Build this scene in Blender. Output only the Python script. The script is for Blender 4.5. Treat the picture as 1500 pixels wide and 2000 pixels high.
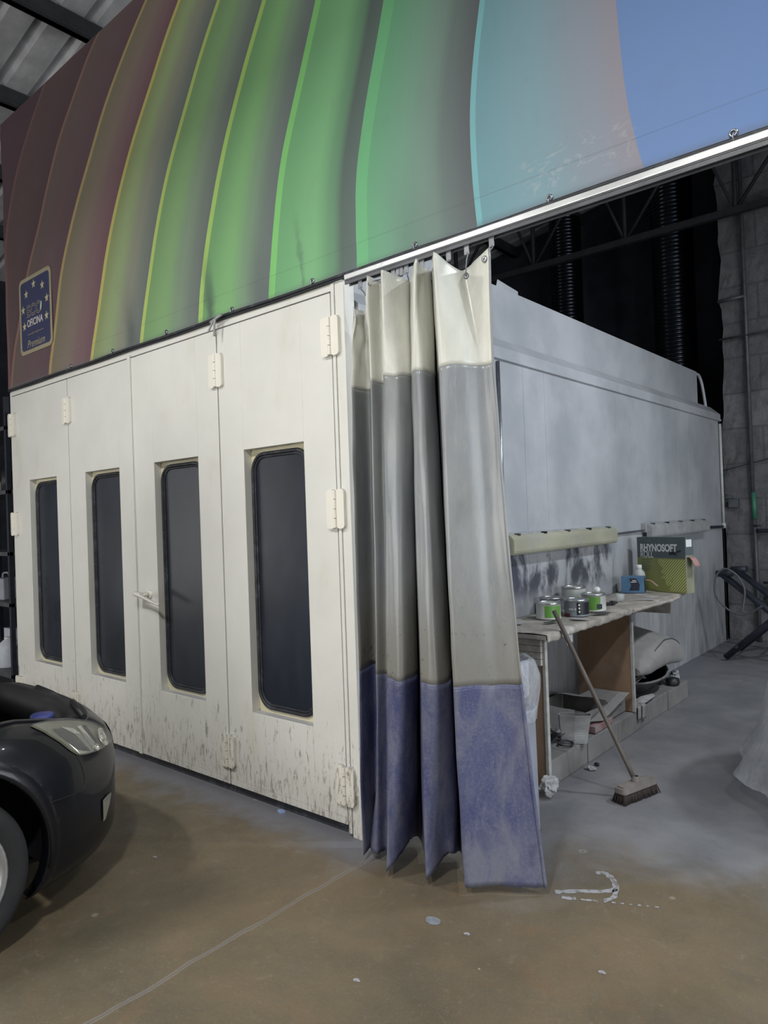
import bpy, bmesh, math, random
from mathutils import Vector, Matrix, noise as mnoise
random.seed(7)
SC = bpy.context.scene
COL = SC.collection
PI = math.pi
for o in list(bpy.data.objects):
    bpy.data.objects.remove(o, do_unlink=True)

# ------------------------------------------------------------ camera, light, exposure
CAM = Vector((2.42, -2.582, 1.6))
cd = bpy.data.cameras.new('camera')
cam = bpy.data.objects.new('camera', cd)
COL.objects.link(cam)
cam.matrix_world = Matrix(((0.7602, 0.0323, 0.6489, CAM.x),
                           (0.6487, 0.0161, -0.7609, CAM.y),
                           (-0.0350, 0.9993, -0.0084, CAM.z),
                           (0, 0, 0, 1)))
cd.sensor_fit = 'VERTICAL'
cd.sensor_height = 24.0
cd.lens = 24.0 * 1384.0 / 2000.0
cd.clip_end = 60
cd.clip_start = 0.02
SC.camera = cam

w = bpy.data.worlds.new('world')
SC.world = w
w.use_nodes = True
w.node_tree.nodes['Background'].inputs[0].default_value = (0.5, 0.55, 0.62, 1)
w.node_tree.nodes['Background'].inputs[1].default_value = 0.02

SC.view_settings.view_transform = 'Standard'
SC.view_settings.look = 'None'
SC.view_settings.gamma = 1
SC.view_settings.use_curve_mapping = False
SC.view_settings.exposure = 0.22


def lamp(name, loc, power, size, color, target=None, spread=180):
    l = bpy.data.lights.new(name, 'AREA')
    l.shape = 'RECTANGLE'
    l.size, l.size_y = size
    l.energy = power
    l.color = color
    l.spread = math.radians(spread)
    o = bpy.data.objects.new(name, l)
    o.location = loc
    if target:
        o.rotation_euler = (Vector(target) - Vector(loc)).to_track_quat('-Z', 'Y').to_euler()
    COL.objects.link(o)


NEUT = (1.0, 0.985, 0.955)
COOL = (0.90, 0.95, 1.0)
lamp('hall_lamp_by_car', (-1.3, -2.95, 4.15), 66, (0.3, 0.2), NEUT, (-1.3, -2.5, 0), 165)
lamp('hall_lamp_by_curtain', (1.6, -2.9, 4.15), 82, (0.3, 0.2), NEUT, (1.4, -2.5, 0), 165)
lamp('side_bay_lamp', (3.2, 2.5, 4.5), 72, (0.3, 0.2), COOL, (1.8, 2.2, 0))
lamp('side_bay_lamp_near', (3.3, 0.0, 4.4), 78, (0.3, 0.2), COOL, (1.5, 0.6, 0))
# unseen area fills, added behind, left and right of the camera to lift ambient
lamp('fill_light_rear', (-0.5, -7.8, 1.65), 205, (6.5, 3.2), NEUT, (-0.5, 0, 1.2), 150)
lamp('fill_light_left', (-8.6, -5.0, 1.8), 95, (3.0, 3.2), NEUT, (-3.0, 0.0, 3.2))
lamp('fill_light_side_bay', (5.8, 1.6, 1.5), 150, (5.0, 2.8), COOL, (0, 2.4, 1.1), 150)

# ------------------------------------------------------------ material helpers


def srgb(r, g, b):
    f = lambda c: (c / 255 / 12.92) if c / 255 <= 0.04045 else ((c / 255 + 0.055) / 1.055) ** 2.4
    return (f(r), f(g), f(b), 1)


class NT:
    def __init__(s, name):
        s.m = bpy.data.materials.new(name)
        s.m.use_nodes = True
        s.t = s.m.node_tree
        s.b = s.t.nodes['Principled BSDF']
        s.out = s.t.nodes['Material Output']
        s.tc = s.n('ShaderNodeTexCoord')
        s.geo = None

    def n(s, k, **kw):
        nd = s.t.nodes.new(k)
        for a, v in kw.items():
            setattr(nd, a, v)
        return nd

    def l(s, a, b):
        s.t.links.new(a, b)

    def pos(s, scale=(1, 1, 1)):
        mp = s.n('ShaderNodeMapping')
        s.l(s.tc.outputs['Object'], mp.inputs['Vector'])
        mp.inputs['Scale'].default_value = scale
        return mp.outputs[0]

    def wpos(s):
        if not s.geo:
            s.geo = s.n('ShaderNodeNewGeometry')
        return s.geo.outputs['Position']

    def noise(s, scale=5, detail=5, rough=0.6, stretch=(1, 1, 1), dist=0.0):
        nd = s.n('ShaderNodeTexNoise')
        s.l(s.pos(stretch), nd.inputs['Vector'])
        nd.inputs['Scale'].default_value = scale
        nd.inputs['Detail'].default_value = detail
        nd.inputs['Roughness'].default_value = rough
        nd.inputs['Distortion'].default_value = dist
        return nd.outputs[0]

    def ramp(s, fac, lo, hi, a=0.0, b=1.0):
        nd = s.n('ShaderNodeMapRange')
        nd.interpolation_type = 'SMOOTHSTEP'
        s.l(fac, nd.inputs[0])
        nd.inputs[1].default_value = lo
        nd.inputs[2].default_value = hi
        nd.inputs[3].default_value = a
        nd.inputs[4].default_value = b
        return nd.outputs[0]

    def math(s, op, a, b=None, c=None):
        nd = s.n('ShaderNodeMath', operation=op)
        for i, v in enumerate((a, b, c)):
            if v is None:
                continue
            if isinstance(v, (int, float)):
                nd.inputs[i].default_value = v
            else:
                s.l(v, nd.inputs[i])
        return nd.outputs[0]

    def mix(s, fac, a, b):
        nd = s.n('ShaderNodeMix', data_type='RGBA')
        if isinstance(fac, (int, float)):
            nd.inputs[0].default_value = fac
        else:
            s.l(fac, nd.inputs[0])
        for i, v in ((6, a), (7, b)):
            if isinstance(v, tuple):
                nd.inputs[i].default_value = v
            else:
                s.l(v, nd.inputs[i])
        return nd.outputs[2]

    def xyz(s, world=True):
        nd = s.n('ShaderNodeSeparateXYZ')
        s.l(s.wpos() if world else s.tc.outputs['Object'], nd.inputs[0])
        return nd.outputs

    def bump(s, h, strength=0.3, dist=0.01):
        nd = s.n('ShaderNodeBump')
        s.l(h, nd.inputs['Height'])
        nd.inputs['Strength'].default_value = strength
        nd.inputs['Distance'].default_value = dist
        s.l(nd.outputs[0], s.b.inputs['Normal'])

    def color(s, c):
        s.l(c, s.b.inputs['Base Color'])


def M(name, col, rough=0.6, metal=0.0, var=0.12, vscale=6, stretch=(1, 1, 1), bump=0.0, bscale=40,
      spots=(), coat=0.0, spec=0.5, alpha=1.0, trans=0.0):
    """col sRGB 0-255; var = darkening/lightening mottling; spots = [(srgb, scale, stretch, lo, hi, strength)]"""
    t = NT(name)
    c = srgb(*col)
    dk = tuple(x * (1 - var) for x in c[:3]) + (1,)
    lt = tuple(min(1, x * (1 + var)) for x in c[:3]) + (1,)
    out = t.mix(t.ramp(t.noise(vscale, 5, 0.6, stretch), 0.3, 0.7), dk, lt)
    for (sc, scl, st, lo, hi, k) in spots:
        out = t.mix(t.ramp(t.noise(scl, 6, 0.65, st), lo, hi, 0, k), out, srgb(*sc))
    t.color(out)
    t.b.inputs['Roughness'].default_value = rough
    t.b.inputs['Metallic'].default_value = metal
    t.b.inputs['Coat Weight'].default_value = coat
    t.b.inputs['Specular IOR Level'].default_value = spec
    t.b.inputs['Alpha'].default_value = alpha
    t.b.inputs['Transmission Weight'].default_value = trans
    if bump:
        t.bump(t.noise(bscale, 5, 0.6, stretch), bump, 0.006)
    return t.m


# cream booth paint with dirt streaks that grow towards the floor
def paint_cream(name, col=(221, 221, 215), low=1.0):
    t = NT(name)
    c = srgb(*col)
    out = t.mix(t.ramp(t.noise(2.2, 5, 0.6), 0.3, 0.7), tuple(x * 0.93 for x in c[:3]) + (1,), c)
    x = t.xyz()
    hz = t.ramp(x[2], 0.0, 1.1, 1.0, 0.0)
    st = t.noise(34, 7, 0.8, (1, 1, 0.22), 0.6)
    k = t.math('ADD', st, t.math('MULTIPLY', hz, 0.16 * low))
    out = t.mix(t.ramp(k, 0.655, 0.78, 0, 0.75), out, srgb(104, 94, 86))
    st2 = t.noise(60, 5, 0.7, (1, 1, 0.35))
    k2 = t.math('ADD', st2, t.math('MULTIPLY', hz, 0.10 * low))
    out = t.mix(t.ramp(k2, 0.70, 0.76, 0, 0.7), out, srgb(70, 62, 58))
    out = t.mix(t.ramp(t.noise(3.2, 5, 0.6, (1, 1, 0.5)), 0.55, 0.8, 0, 0.35), out, srgb(190, 180, 150))
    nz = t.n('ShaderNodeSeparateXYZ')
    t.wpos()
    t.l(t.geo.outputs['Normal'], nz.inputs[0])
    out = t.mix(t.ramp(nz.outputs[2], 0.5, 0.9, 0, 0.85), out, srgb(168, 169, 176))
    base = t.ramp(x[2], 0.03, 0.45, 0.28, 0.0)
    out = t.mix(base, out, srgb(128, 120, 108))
    t.color(out)
    t.b.inputs['Roughness'].default_value = 0.42
    t.bump(t.noise(18, 4, 0.6, (1, 1, 0.3)), 0.08, 0.006)
    return t.m


def side_paint():
    t = NT('side_wall_paint')
    x = t.xyz()
    out = t.mix(t.ramp(t.noise(1.6, 6, 0.6), 0.3, 0.7), srgb(152, 156, 161), srgb(178, 180, 184))
    # scuffs
    out = t.mix(t.ramp(t.noise(7, 6, 0.75), 0.62, 0.78, 0, 0.55), out, srgb(120, 122, 126))
    # overspray smudges behind the bench
    band = t.math('MULTIPLY', t.ramp(x[2], 0.92, 1.10), t.ramp(x[2], 1.30, 1.42, 1, 0))
    ends = t.math('MULTIPLY', t.ramp(x[1], 1.0, 1.5), t.ramp(x[1], 3.0, 3.35, 1, 0))
    sm = t.ramp(t.noise(4.2, 5, 0.6, (1, 1, 0.6), 0.3), 0.42, 0.58)
    f = t.math('MULTIPLY', t.math('MULTIPLY', band, ends), sm)
    out = t.mix(t.math('MULTIPLY', f, 0.92), out, srgb(52, 55, 70))
    dust = t.ramp(x[2], 0.7, 1.35, 0.6, 0.0)
    out = t.mix(t.math('MULTIPLY', dust, t.ramp(t.noise(9, 5, 0.7, (1, 1, 0.15)), 0.35, 0.7)), out, srgb(120, 118, 114))
    sp = t.noise(45, 5, 0.7, (1, 1, 0.5))
    out = t.mix(t.ramp(sp, 0.70, 0.76, 0, 0.6), out, srgb(70, 70, 72))
    t.color(out)
    t.b.inputs['Roughness'].default_value = 0.38
    t.bump(t.noise(12, 4, 0.6, (1, 1, 0.2)), 0.10, 0.006)
    return t.m


def floor_mat():
    t = NT('concrete_floor')
    x = t.xyz()
    brown = t.mix(t.ramp(t.noise(1.1, 8, 0.65, dist=0.4), 0.32, 0.68), srgb(86, 79, 64), srgb(108, 94, 73))
    brown = t.mix(t.ramp(t.noise(7, 7, 0.7, dist=0.8), 0.5, 0.75, 0, 0.55), brown, srgb(92, 86, 74))
    brown = t.mix(t.ramp(t.noise(2.3, 7, 0.7, dist=1.2), 0.56, 0.74, 0, 0.6), brown, srgb(112, 89, 64))
    grey = t.mix(t.ramp(t.noise(2.0, 7, 0.65), 0.3, 0.7), srgb(104, 105, 109), srgb(126, 126, 129))
    v = t.math('SUBTRACT', x[1], t.math('MULTIPLY', t.math('MAXIMUM', x[0], 0.0), 0.42))
    v = t.math('ADD', v, t.math('MULTIPLY', t.math('SUBTRACT', t.noise(1.7, 7, 0.65, dist=0.5), 0.5), 1.6))
    out = t.mix(t.ramp(v, -0.35, 0.45), brown, grey)
    # dust close to the booth front
    d = t.math('ADD', x[1], t.math('MULTIPLY', t.noise(4, 6, 0.65), 0.5))
    out = t.mix(t.math('MULTIPLY', t.ramp(d, -0.05, 0.22), t.ramp(x[0], 0.05, 0.3, 1, 0)), out, srgb(112, 113, 120))
    out = t.mix(t.ramp(t.noise(11, 8, 0.8, dist=1.5), 0.55, 0.72, 0, 0.45), out, srgb(134, 128, 116))
    out = t.mix(t.ramp(t.noise(5.5, 8, 0.8, dist=2.0), 0.58, 0.72, 0, 0.45), out, srgb(64, 60, 54))
    # white paint drips
    vo = t.n('ShaderNodeTexVoronoi')
    t.l(t.pos(), vo.inputs['Vector'])
    vo.inputs['Scale'].default_value = 4.3
    vo.inputs['Randomness'].default_value = 1.0
    dd = t.math('ADD', vo.outputs['Distance'], t.math('MULTIPLY', t.noise(30, 4), 0.10))
    out = t.mix(t.ramp(dd, 0.050, 0.070, 0.7, 0), out, srgb(170, 166, 156))
    vo2 = t.n('ShaderNodeTexVoronoi')
    t.l(t.pos(), vo2.inputs['Vector'])
    vo2.inputs['Scale'].default_value = 2.1
    dd = t.math('ADD', vo2.outputs['Distance'], t.math('MULTIPLY', t.noise(22, 4), 0.06))
    ring = t.math('MULTIPLY', t.ramp(dd, 0.050, 0.062), t.ramp(dd, 0.062, 0.08, 1, 0))
    out = t.mix(t.math('MULTIPLY', ring, 0.28), out, srgb(185, 182, 172))
    out = t.mix(t.ramp(t.noise(95, 6, 0.85), 0.52, 0.72, 0, 0.35), out, srgb(150, 145, 132))
    out = t.mix(t.ramp(t.noise(75, 6, 0.85, (1, 1, 2)), 0.55, 0.72, 0, 0.40), out, srgb(62, 58, 52))
    # scratches
    out = t.mix(t.ramp(t.noise(24, 6, 0.8, (1, 0.25, 1), 1.0), 0.66, 0.78, 0, 0.35), out, srgb(190, 184, 170))
    out = t.mix(t.ramp(t.noise(60, 5, 0.8), 0.68, 0.74, 0, 0.5), out, srgb(70, 64, 58))
    # saw cut joint running on from the booth corner
    jx = t.math('ABSOLUTE', t.math('SUBTRACT', x[0], t.math('ADD', 0.15, t.math('MULTIPLY', t.math('SUBTRACT', t.noise(3, 2), 0.5), 0.05))))
    jl = t.math('MULTIPLY', t.ramp(jx, 0.0015, 0.004, 1, 0), t.ramp(x[1], -0.1, 0.0, 1, 0))
    jd = t.math('MULTIPLY', t.ramp(jx, 0.004, 0.016, 0.3, 0), t.ramp(x[1], -0.1, 0.0, 1, 0))
    out = t.mix(jd, out, srgb(150, 150, 150))
    out = t.mix(t.math('MULTIPLY', jl, 0.8), out, srgb(84, 80, 76))
    t.color(out)
    rg = t.ramp(t.noise(3, 6, 0.7), 0.3, 0.7, 0.42, 0.7)
    t.l(rg, t.b.inputs['Roughness'])
    t.bump(t.noise(25, 8, 0.7), 0.12, 0.008)
    return t.m


def block_mat():
    t = NT('rough_block_wall')
    br = t.n('ShaderNodeTexBrick')
    mp = t.n('ShaderNodeMapping')
    t.l(t.tc.outputs['Object'], mp.inputs['Vector'])
    mp.inputs['Rotation'].default_value = (PI / 2, 0, 0)
    t.l(mp.outputs[0], br.inputs['Vector'])
    br.inputs['Scale'].default_value = 1.0
    br.inputs['Brick Width'].default_value = 0.9
    br.inputs['Row Height'].default_value = 0.42
    br.inputs['Mortar Size'].default_value = 0.012
    br.inputs['Color1'].default_value = srgb(132, 132, 133)
    br.inputs['Color2'].default_value = srgb(118, 118, 120)
    br.inputs['Mortar'].default_value = srgb(104, 104, 106)
    n1 = t.noise(9, 8, 0.75)
    out = t.mix(t.ramp(n1, 0.35, 0.7, 0, 0.7), br.outputs['Color'], srgb(92, 92, 94))
    out = t.mix(t.ramp(t.noise(30, 6, 0.7), 0.6, 0.75, 0, 0.4), out, srgb(150, 150, 150))
    t.color(out)
    t.b.inputs['Roughness'].default_value = 0.95
    t.bump(t.math('ADD', n1, t.math('MULTIPLY', br.outputs['Fac'], -0.2)), 0.9, 0.05)
    return t.m


def curtain_mat(name, c1, c2, dirt, dk, rough=0.35, low=False, blue=False):
    t = NT(name)
    out = t.mix(t.ramp(t.noise(3.5, 6, 0.65, (1, 1, 0.5)), 0.3, 0.7), srgb(*c1), srgb(*c2))
    out = t.mix(t.ramp(t.noise(2.4, 7, 0.7, (1, 1, 0.35), 0.5), 0.45, 0.72, 0, dk), out, srgb(*dirt))
    out = t.mix(t.ramp(t.noise(22, 6, 0.75, (1, 1, 0.3)), 0.6, 0.78, 0, dk * 0.8), out, srgb(*dirt))
    x = t.xyz()
    if low:
        out = t.mix(t.math('MULTIPLY', t.ramp(x[2], 0.85, 1.5, 0.75, 0.0), 1.0), out, srgb(118, 115, 106))
        out = t.mix(t.math('MULTIPLY', t.ramp(x[2], 1.5, 1.0, 0.0, 0.9), t.ramp(t.noise(45, 6, 0.8), 0.60, 0.68)), out, srgb(62, 60, 56))
        mk = t.math('MULTIPLY', t.ramp(t.noise(13, 5, 0.6, (1, 1, 0.6)), 0.66, 0.70), t.ramp(x[2], 0.88, 1.25, 1, 0))
        out = t.mix(t.math('MULTIPLY', mk, 0.85), out, srgb(40, 38, 38))
    if blue:
        # dried dust rubbed into the cloth: pale blotches, heaviest along the hem
        d = t.noise(6.5, 8, 0.72, (1, 1, 0.5), 0.8)
        d = t.math('ADD', d, t.ramp(x[2], 0.0, 0.35, 0.10, 0.0))
        out = t.mix(t.ramp(d, 0.38, 0.75, 0, 0.8), out, srgb(*dirt))
        out = t.mix(t.ramp(t.noise(90, 6, 0.85), 0.45, 0.75, 0, 0.5), out, srgb(128, 130, 142))
        out = t.mix(t.ramp(t.noise(4, 4, 0.6, (1, 1, 0.8)), 0.62, 0.75, 0, 0.5), out, srgb(44, 46, 78))
    else:
        # fine cracks and scuffs
        cr_ = t.noise(9, 8, 0.85, (1, 1, 0.28), 1.6)
        ln = t.math('ABSOLUTE', t.math('SUBTRACT', cr_, 0.5))
        out = t.mix(t.math('MULTIPLY', t.ramp(ln, 0.0, 0.006, 0.55, 0), t.ramp(t.noise(2.1, 3), 0.5, 0.62)), out, srgb(84, 84, 84))
        out = t.mix(t.ramp(t.noise(14, 8, 0.8, (1, 1, 0.12)), 0.58, 0.74, 0, 0.35), out, srgb(188, 188, 180))
    t.color(out)
    t.b.inputs['Roughness'].default_value = rough
    t.b.inputs['Specular IOR Level'].default_value = 0.45
    t.bump(t.noise(26, 6, 0.7, (1, 1, 0.35)), 0.14, 0.006)
    return t.m


def banner_mat():
    t = NT('printed_banner_canvas')
    at = t.n('ShaderNodeVertexColor')
    at.layer_name = 'print'
    out = at.outputs['Color']
    x = t.xyz()
    # dark overspray stains along the lower edge
    lowz = t.ramp(x[2], 2.82, 3.35, 1.0, 0.0)
    for (cx, wd, k) in ((-1.08, 0.075, 0.75), (-1.98, 0.12, 0.55), (-0.28, 0.03, 0.5), (-0.62, 0.16, 0.28), (0.45, 0.2, 0.25)):
        xx = t.math('ADD', x[0], t.math('MULTIPLY', t.math('SUBTRACT', x[2], 2.9), 0.12))
        d = t.math('ABSOLUTE', t.math('SUBTRACT', xx, cx))
        d = t.math('ADD', d, t.math('MULTIPLY', t.math('SUBTRACT', t.noise(9, 5), 0.5), 0.09))
        f = t.math('MULTIPLY', t.ramp(d, 0.0, wd, k, 0.0), lowz)
        out = t.mix(f, out, srgb(52, 55, 64))
    fl = t.math('ABSOLUTE', t.math('SUBTRACT', x[2], 2.945))
    out = t.mix(t.ramp(fl, 0.0, 0.005, 0.22, 0.0), out, srgb(60, 64, 68))
    wx = t.math('MULTIPLY', t.ramp(x[0], 0.98, 1.08), t.ramp(x[0], 1.42, 1.52, 1, 0))
    wz = t.math('MULTIPLY', t.ramp(x[2], 2.86, 2.89), t.ramp(x[2], 3.0, 3.06, 1, 0))
    wn = t.math('MULTIPLY', t.math('MULTIPLY', wx, wz), t.ramp(t.noise(11, 5, 0.7, (1, 1, 1.8), 1.6), 0.54, 0.58))
    out = t.mix(t.math('MULTIPLY', wn, 0.4), out, srgb(178, 184, 188))
    hem = t.ramp(x[2], 2.86, 2.815, 0.0, 0.55)
    out = t.mix(hem, out, srgb(96, 100, 106))
    out = t.mix(t.ramp(t.noise(4, 7, 0.7), 0.5, 0.8, 0, 0.18), out, srgb(110, 112, 116))
    t.color(t.mix(0.24, out, srgb(104, 108, 112)))
    t.b.inputs['Roughness'].default_value = 0.55
    t.b.inputs['Specular IOR Level'].default_value = 0.3
    wv = t.noise(160, 2, 0.5)
    t.bump(wv, 0.06, 0.004)
    return t.m


def dusty_glass():
    t = NT('dusty_window_glass')
    pr = t.b
    n1 = t.noise(2.6, 6, 0.65, (1, 1, 0.6), 0.6)
    out = t.mix(t.ramp(n1, 0.3, 0.7), srgb(40, 45, 56), srgb(55, 61, 72))
    out = t.mix(t.ramp(t.noise(5.0, 6, 0.7, (1, 1, 0.45), 0.8), 0.56, 0.62, 0, 0.45), out, srgb(44, 47, 54))
    out = t.mix(t.ramp(t.noise(70, 4, 0.7), 0.74, 0.78, 0, 0.5), out, srgb(150, 155, 160))
    t.color(out)
    pr.inputs['Roughness'].default_value = 0.28
    pr.inputs['Specular IOR Level'].default_value = 0.3
    tr = t.n('ShaderNodeBsdfTransparent')
    mx = t.n('ShaderNodeMixShader')
    mx.inputs[0].default_value = 0.72
    t.l(tr.outputs[0], mx.inputs[1])
    t.l(pr.outputs[0], mx.inputs[2])
    t.l(mx.outputs[0], t.out.inputs[0])
    return t.m


def film(name, col, alpha, rough=0.25, bump=0.5, bscale=9):
    t = NT(name)
    out = t.mix(t.ramp(t.noise(8, 6, 0.7, (1, 1, 0.4)), 0.3, 0.7), srgb(*col), srgb(*[min(255, int(c * 1.2)) for c in col]))
    t.color(out)
    t.b.inputs['Roughness'].default_value = rough
    t.l(t.ramp(t.noise(5, 6, 0.7, (1, 1, 0.4), 0.5), 0.3, 0.75, alpha * 0.75, min(1, alpha * 1.25)), t.b.inputs['Alpha'])
    t.bump(t.noise(bscale, 6, 0.7, (1, 1, 0.35), 1.2), bump, 0.03)
    return t.m


MT = {}
MT['cream'] = paint_cream('cream_booth_paint')
MT['cream_edge'] = paint_cream('yellowed_recess_paint', (214, 208, 178), 0.6)
MT['hinge'] = paint_cream('painted_hinge', (232, 229, 218), 1.1)
MT['side'] = side_paint()
MT['floor'] = floor_mat()
MT['block'] = block_mat()
MT['glass'] = dusty_glass()
MT['gasket'] = M('black_rubber_gasket', (40, 42, 48), 0.55, var=0.3, vscale=30, spots=[((96, 100, 108), 14, (1, 1, 1), 0.5, 0.7, 0.5)])
MT['banner'] = banner_mat()
MT['cur_white'] = curtain_mat('white_vinyl', (198, 199, 190), (214, 214, 205), (150, 152, 150), 0.5, 0.3)
MT['cur_grey'] = curtain_mat('grey_vinyl', (126, 131, 136), (142, 145, 146), (104, 104, 99), 0.6, 0.3, low=True)
MT['cur_blue'] = curtain_mat('dusty_blue_vinyl', (52, 57, 100), (76, 80, 112), (112, 115, 126), 0.9, 0.6, blue=True)
MT['alu'] = M('scuffed_white_aluminium', (205, 207, 208), 0.35, 0.35, 0.12, 12, (0.3, 1, 1), spots=[((120, 122, 124), 30, (0.2, 1, 1), 0.6, 0.7, 0.6)])
MT['galv'] = M('galvanised_steel', (150, 154, 160), 0.3, 0.9, 0.15, 14)
MT['dark_metal'] = M('dark_painted_steel', (44, 48, 58), 0.5, 0.2, 0.25, 10, bump=0.1)
MT['steel_grey'] = M('grey_steel', (86, 88, 92), 0.5, 0.3, 0.2, 8)
MT['duct'] = M('dull_spiral_duct_steel', (52, 55, 62), 0.25, 0.9, 0.2, 10)
MT['hooksteel'] = M('dusty_hook_steel', (132, 134, 138), 0.5, 0.5, 0.15, 14)
MT['cord'] = M('black_cord', (34, 38, 44), 0.6)
MT['roof'] = M('weathered_roof_sheet', (186, 187, 190), 0.7, 0.0, 0.3, 1.6, (1, 1, 1), spots=[((150, 150, 152), 2.5, (0.2, 1, 1), 0.5, 0.7, 0.5)])
MT['trussdark'] = M('dark_truss_steel', (40, 42, 46), 0.7, 0.1, 0.2, 5)
MT['beam'] = M('roof_beam_steel', (66, 68, 72), 0.6, 0.2, 0.2, 5)
MT['darkwall'] = M('dark_back_wall', (48, 51, 60), 0.9, 0, 0.3, 2, bump=0.2, bscale=8)
MT['hallwall'] = M('hall_wall', (104, 104, 102), 0.9, 0, 0.2, 2)
MT['dusty_wood'] = M('dusty_bench_board', (148, 142, 134), 0.85, 0, 0.18, 9, (1, 1, 1), 0.3, 30,
                     spots=[((196, 194, 188), 7, (1, 1, 1), 0.5, 0.7, 0.6), ((74, 68, 62), 26, (1, 1, 1), 0.62, 0.7, 0.7)])
MT['mdf'] = M('brown_chipboard', (150, 122, 98), 0.75, 0, 0.12, 5, spots=[((176, 162, 146), 3, (1, 1, 1), 0.5, 0.75, 0.5), ((60, 50, 44), 34, (1, 1, 1), 0.72, 0.76, 0.8)])
MT['edge'] = M('pale_board_edge', (168, 166, 162), 0.8, 0, 0.15, 20, spots=[((110, 104, 98), 20, (1, 1, 0.4), 0.6, 0.7, 0.6)])
MT['paper'] = M('crumpled_masking_paper', (172, 164, 156), 0.85, 0, 0.15, 9, bump=0.6, bscale=22, spots=[((120, 106, 98), 6, (1, 1, 1), 0.5, 0.7, 0.6)])
MT['greypaper'] = M('dusty_grey_paper', (158, 158, 158), 0.9, 0, 0.12, 9, bump=0.4, bscale=20)
MT['card'] = M('dusty_grey_cardboard', (122, 120, 118), 0.9, 0, 0.15, 6, bump=0.2)
MT['redcard'] = M('dusty_red_carton', (138, 104, 104), 0.85, 0, 0.15, 10, spots=[((150, 148, 146), 6, (1, 1, 1), 0.45, 0.7, 0.7)])
MT['concrete'] = M('dusty_concrete', (122, 121, 120), 0.9, 0, 0.15, 5, bump=0.35, bscale=20, spots=[((90, 88, 88), 8, (1, 1, 0.5), 0.55, 0.7, 0.5)])
MT['blackplastic'] = M('black_plastic', (30, 31, 36), 0.45, 0, 0.3, 10, spots=[((92, 92, 92), 7, (1, 1, 1), 0.5, 0.75, 0.6)])
MT['dustcloth'] = M('dusty_grey_fabric', (140, 139, 137), 0.95, 0, 0.12, 7, bump=0.25, bscale=120, spots=[((92, 88, 86), 8, (1, 1, 1), 0.66, 0.74, 0.7)])
MT['lampbody'] = M('dusty_lamp_housing', (150, 152, 152), 0.6, 0, 0.15, 8)
MT['lampdiff'] = M('yellowed_lamp_diffuser', (158, 157, 138), 0.45, 0, 0.15, 4, (1, 0.5, 1), spots=[((148, 150, 150), 3, (1, 1, 1), 0.5, 0.7, 0.7), ((84, 82, 74), 40, (1, 0.3, 1), 0.68, 0.74, 0.6)])
MT['tin'] = M('bare_tin', (188, 190, 190), 0.28, 0.85, 0.12, 20)
MT['canwhite'] = M('white_can_label', (190, 192, 186), 0.5, 0, 0.08, 20)
MT['cangreen'] = M('green_label', (98, 146, 66), 0.45, 0, 0.1, 20)
MT['canblack'] = M('black_label', (34, 36, 42), 0.4, 0, 0.1, 20)
MT['cangrey'] = M('grey_label', (122, 128, 134), 0.5, 0, 0.1, 20)
MT['darkred'] = M('dark_red_paint', (104, 34, 48), 0.5)
MT['white'] = M('white_print', (216, 218, 216), 0.5, 0, 0.05)
MT['boxgrey'] = M('grey_print_carton', (84, 94, 98), 0.5, 0, 0.08, 10)
MT['boxgreen'] = M('olive_green_print', (132, 136, 80), 0.5, 0, 0.08, 6)
MT['boxside'] = M('pale_green_carton_side', (132, 134, 112), 0.7, 0, 0.15, 10)
MT['boxfaint'] = M('faint_grey_print', (110, 120, 124), 0.5)
MT['blue'] = M('blue_carton', (78, 112, 142), 0.5, 0, 0.15, 12)
MT['bluedark'] = M('dark_print', (38, 42, 56), 0.5, 0, 0.2, 20)
MT['abrasive'] = M('pink_abrasive_paper', (164, 128, 124), 0.9, 0, 0.15, 20)
MT['palebottle'] = M('pale_translucent_plastic', (168, 172, 170), 0.4, 0, 0.1, 10)
MT['wood_handle'] = M('worn_dark_wood', (92, 84, 78), 0.6, 0, 0.25, 12, (1, 1, 0.15), bump=0.15)
MT['broomhead'] = M('dusty_plastic_broom_head', (118, 112, 108), 0.8, 0, 0.15, 14)
MT['bristle'] = M('dark_bristles', (52, 44, 42), 0.9, 0, 0.35, 60)
MT['bin'] = M('pale_bin_plastic', (142, 146, 158), 0.5, 0, 0.12, 6)
MT['liner'] = film('clear_bin_liner', (200, 205, 214), 0.38, 0.15, 0.9, 14)
MT['sheet'] = film('translucent_dust_sheet', (150, 153, 158), 0.55, 0.28, 0.5, 6)
MT['carpaint'] = M('black_blue_car_paint', (14, 16, 22), 0.30, 0.0, 0.1, 3, coat=0.25, spec=0.35)
MT['carblack'] = M('black_car_trim', (17, 18, 21), 0.55, 0, 0.3, 10)
MT['engine'] = M('dusty_engine_black', (22, 23, 26), 0.7, 0, 0.4, 12, bump=0.2)
MT['tyre'] = M('tyre_rubber', (24, 25, 27), 0.75, 0, 0.2, 20)
MT['alloy'] = M('silver_alloy', (176, 178, 182), 0.32, 0.75, 0.1, 10)
MT['chrome'] = M('headlight_chrome', (205, 205, 192), 0.2, 0.8, 0.06, 20)
MT['lampcream'] = M('headlight_housing', (104, 103, 88), 0.35, 0.3, 0.1, 14)
MT['lampdark'] = M('indicator_smoke', (44, 44, 40), 0.35, 0.2, 0.1, 40)
MT['bluecap'] = M('blue_cap', (58, 66, 128), 0.5)
MT['navy'] = M('navy_print', (50, 54, 88), 0.6, 0, 0.08, 12)
MT['badge_cream'] = M('badge_cream_print', (150, 142, 118), 0.6, 0, 0.08, 12)
MT['badge_pale'] = M('badge_pale_print', (196, 192, 190), 0.6, 0, 0.05, 12)
MT['badge_star'] = M('badge_star_print', (176, 172, 142), 0.6, 0, 0.05, 12)
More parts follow.
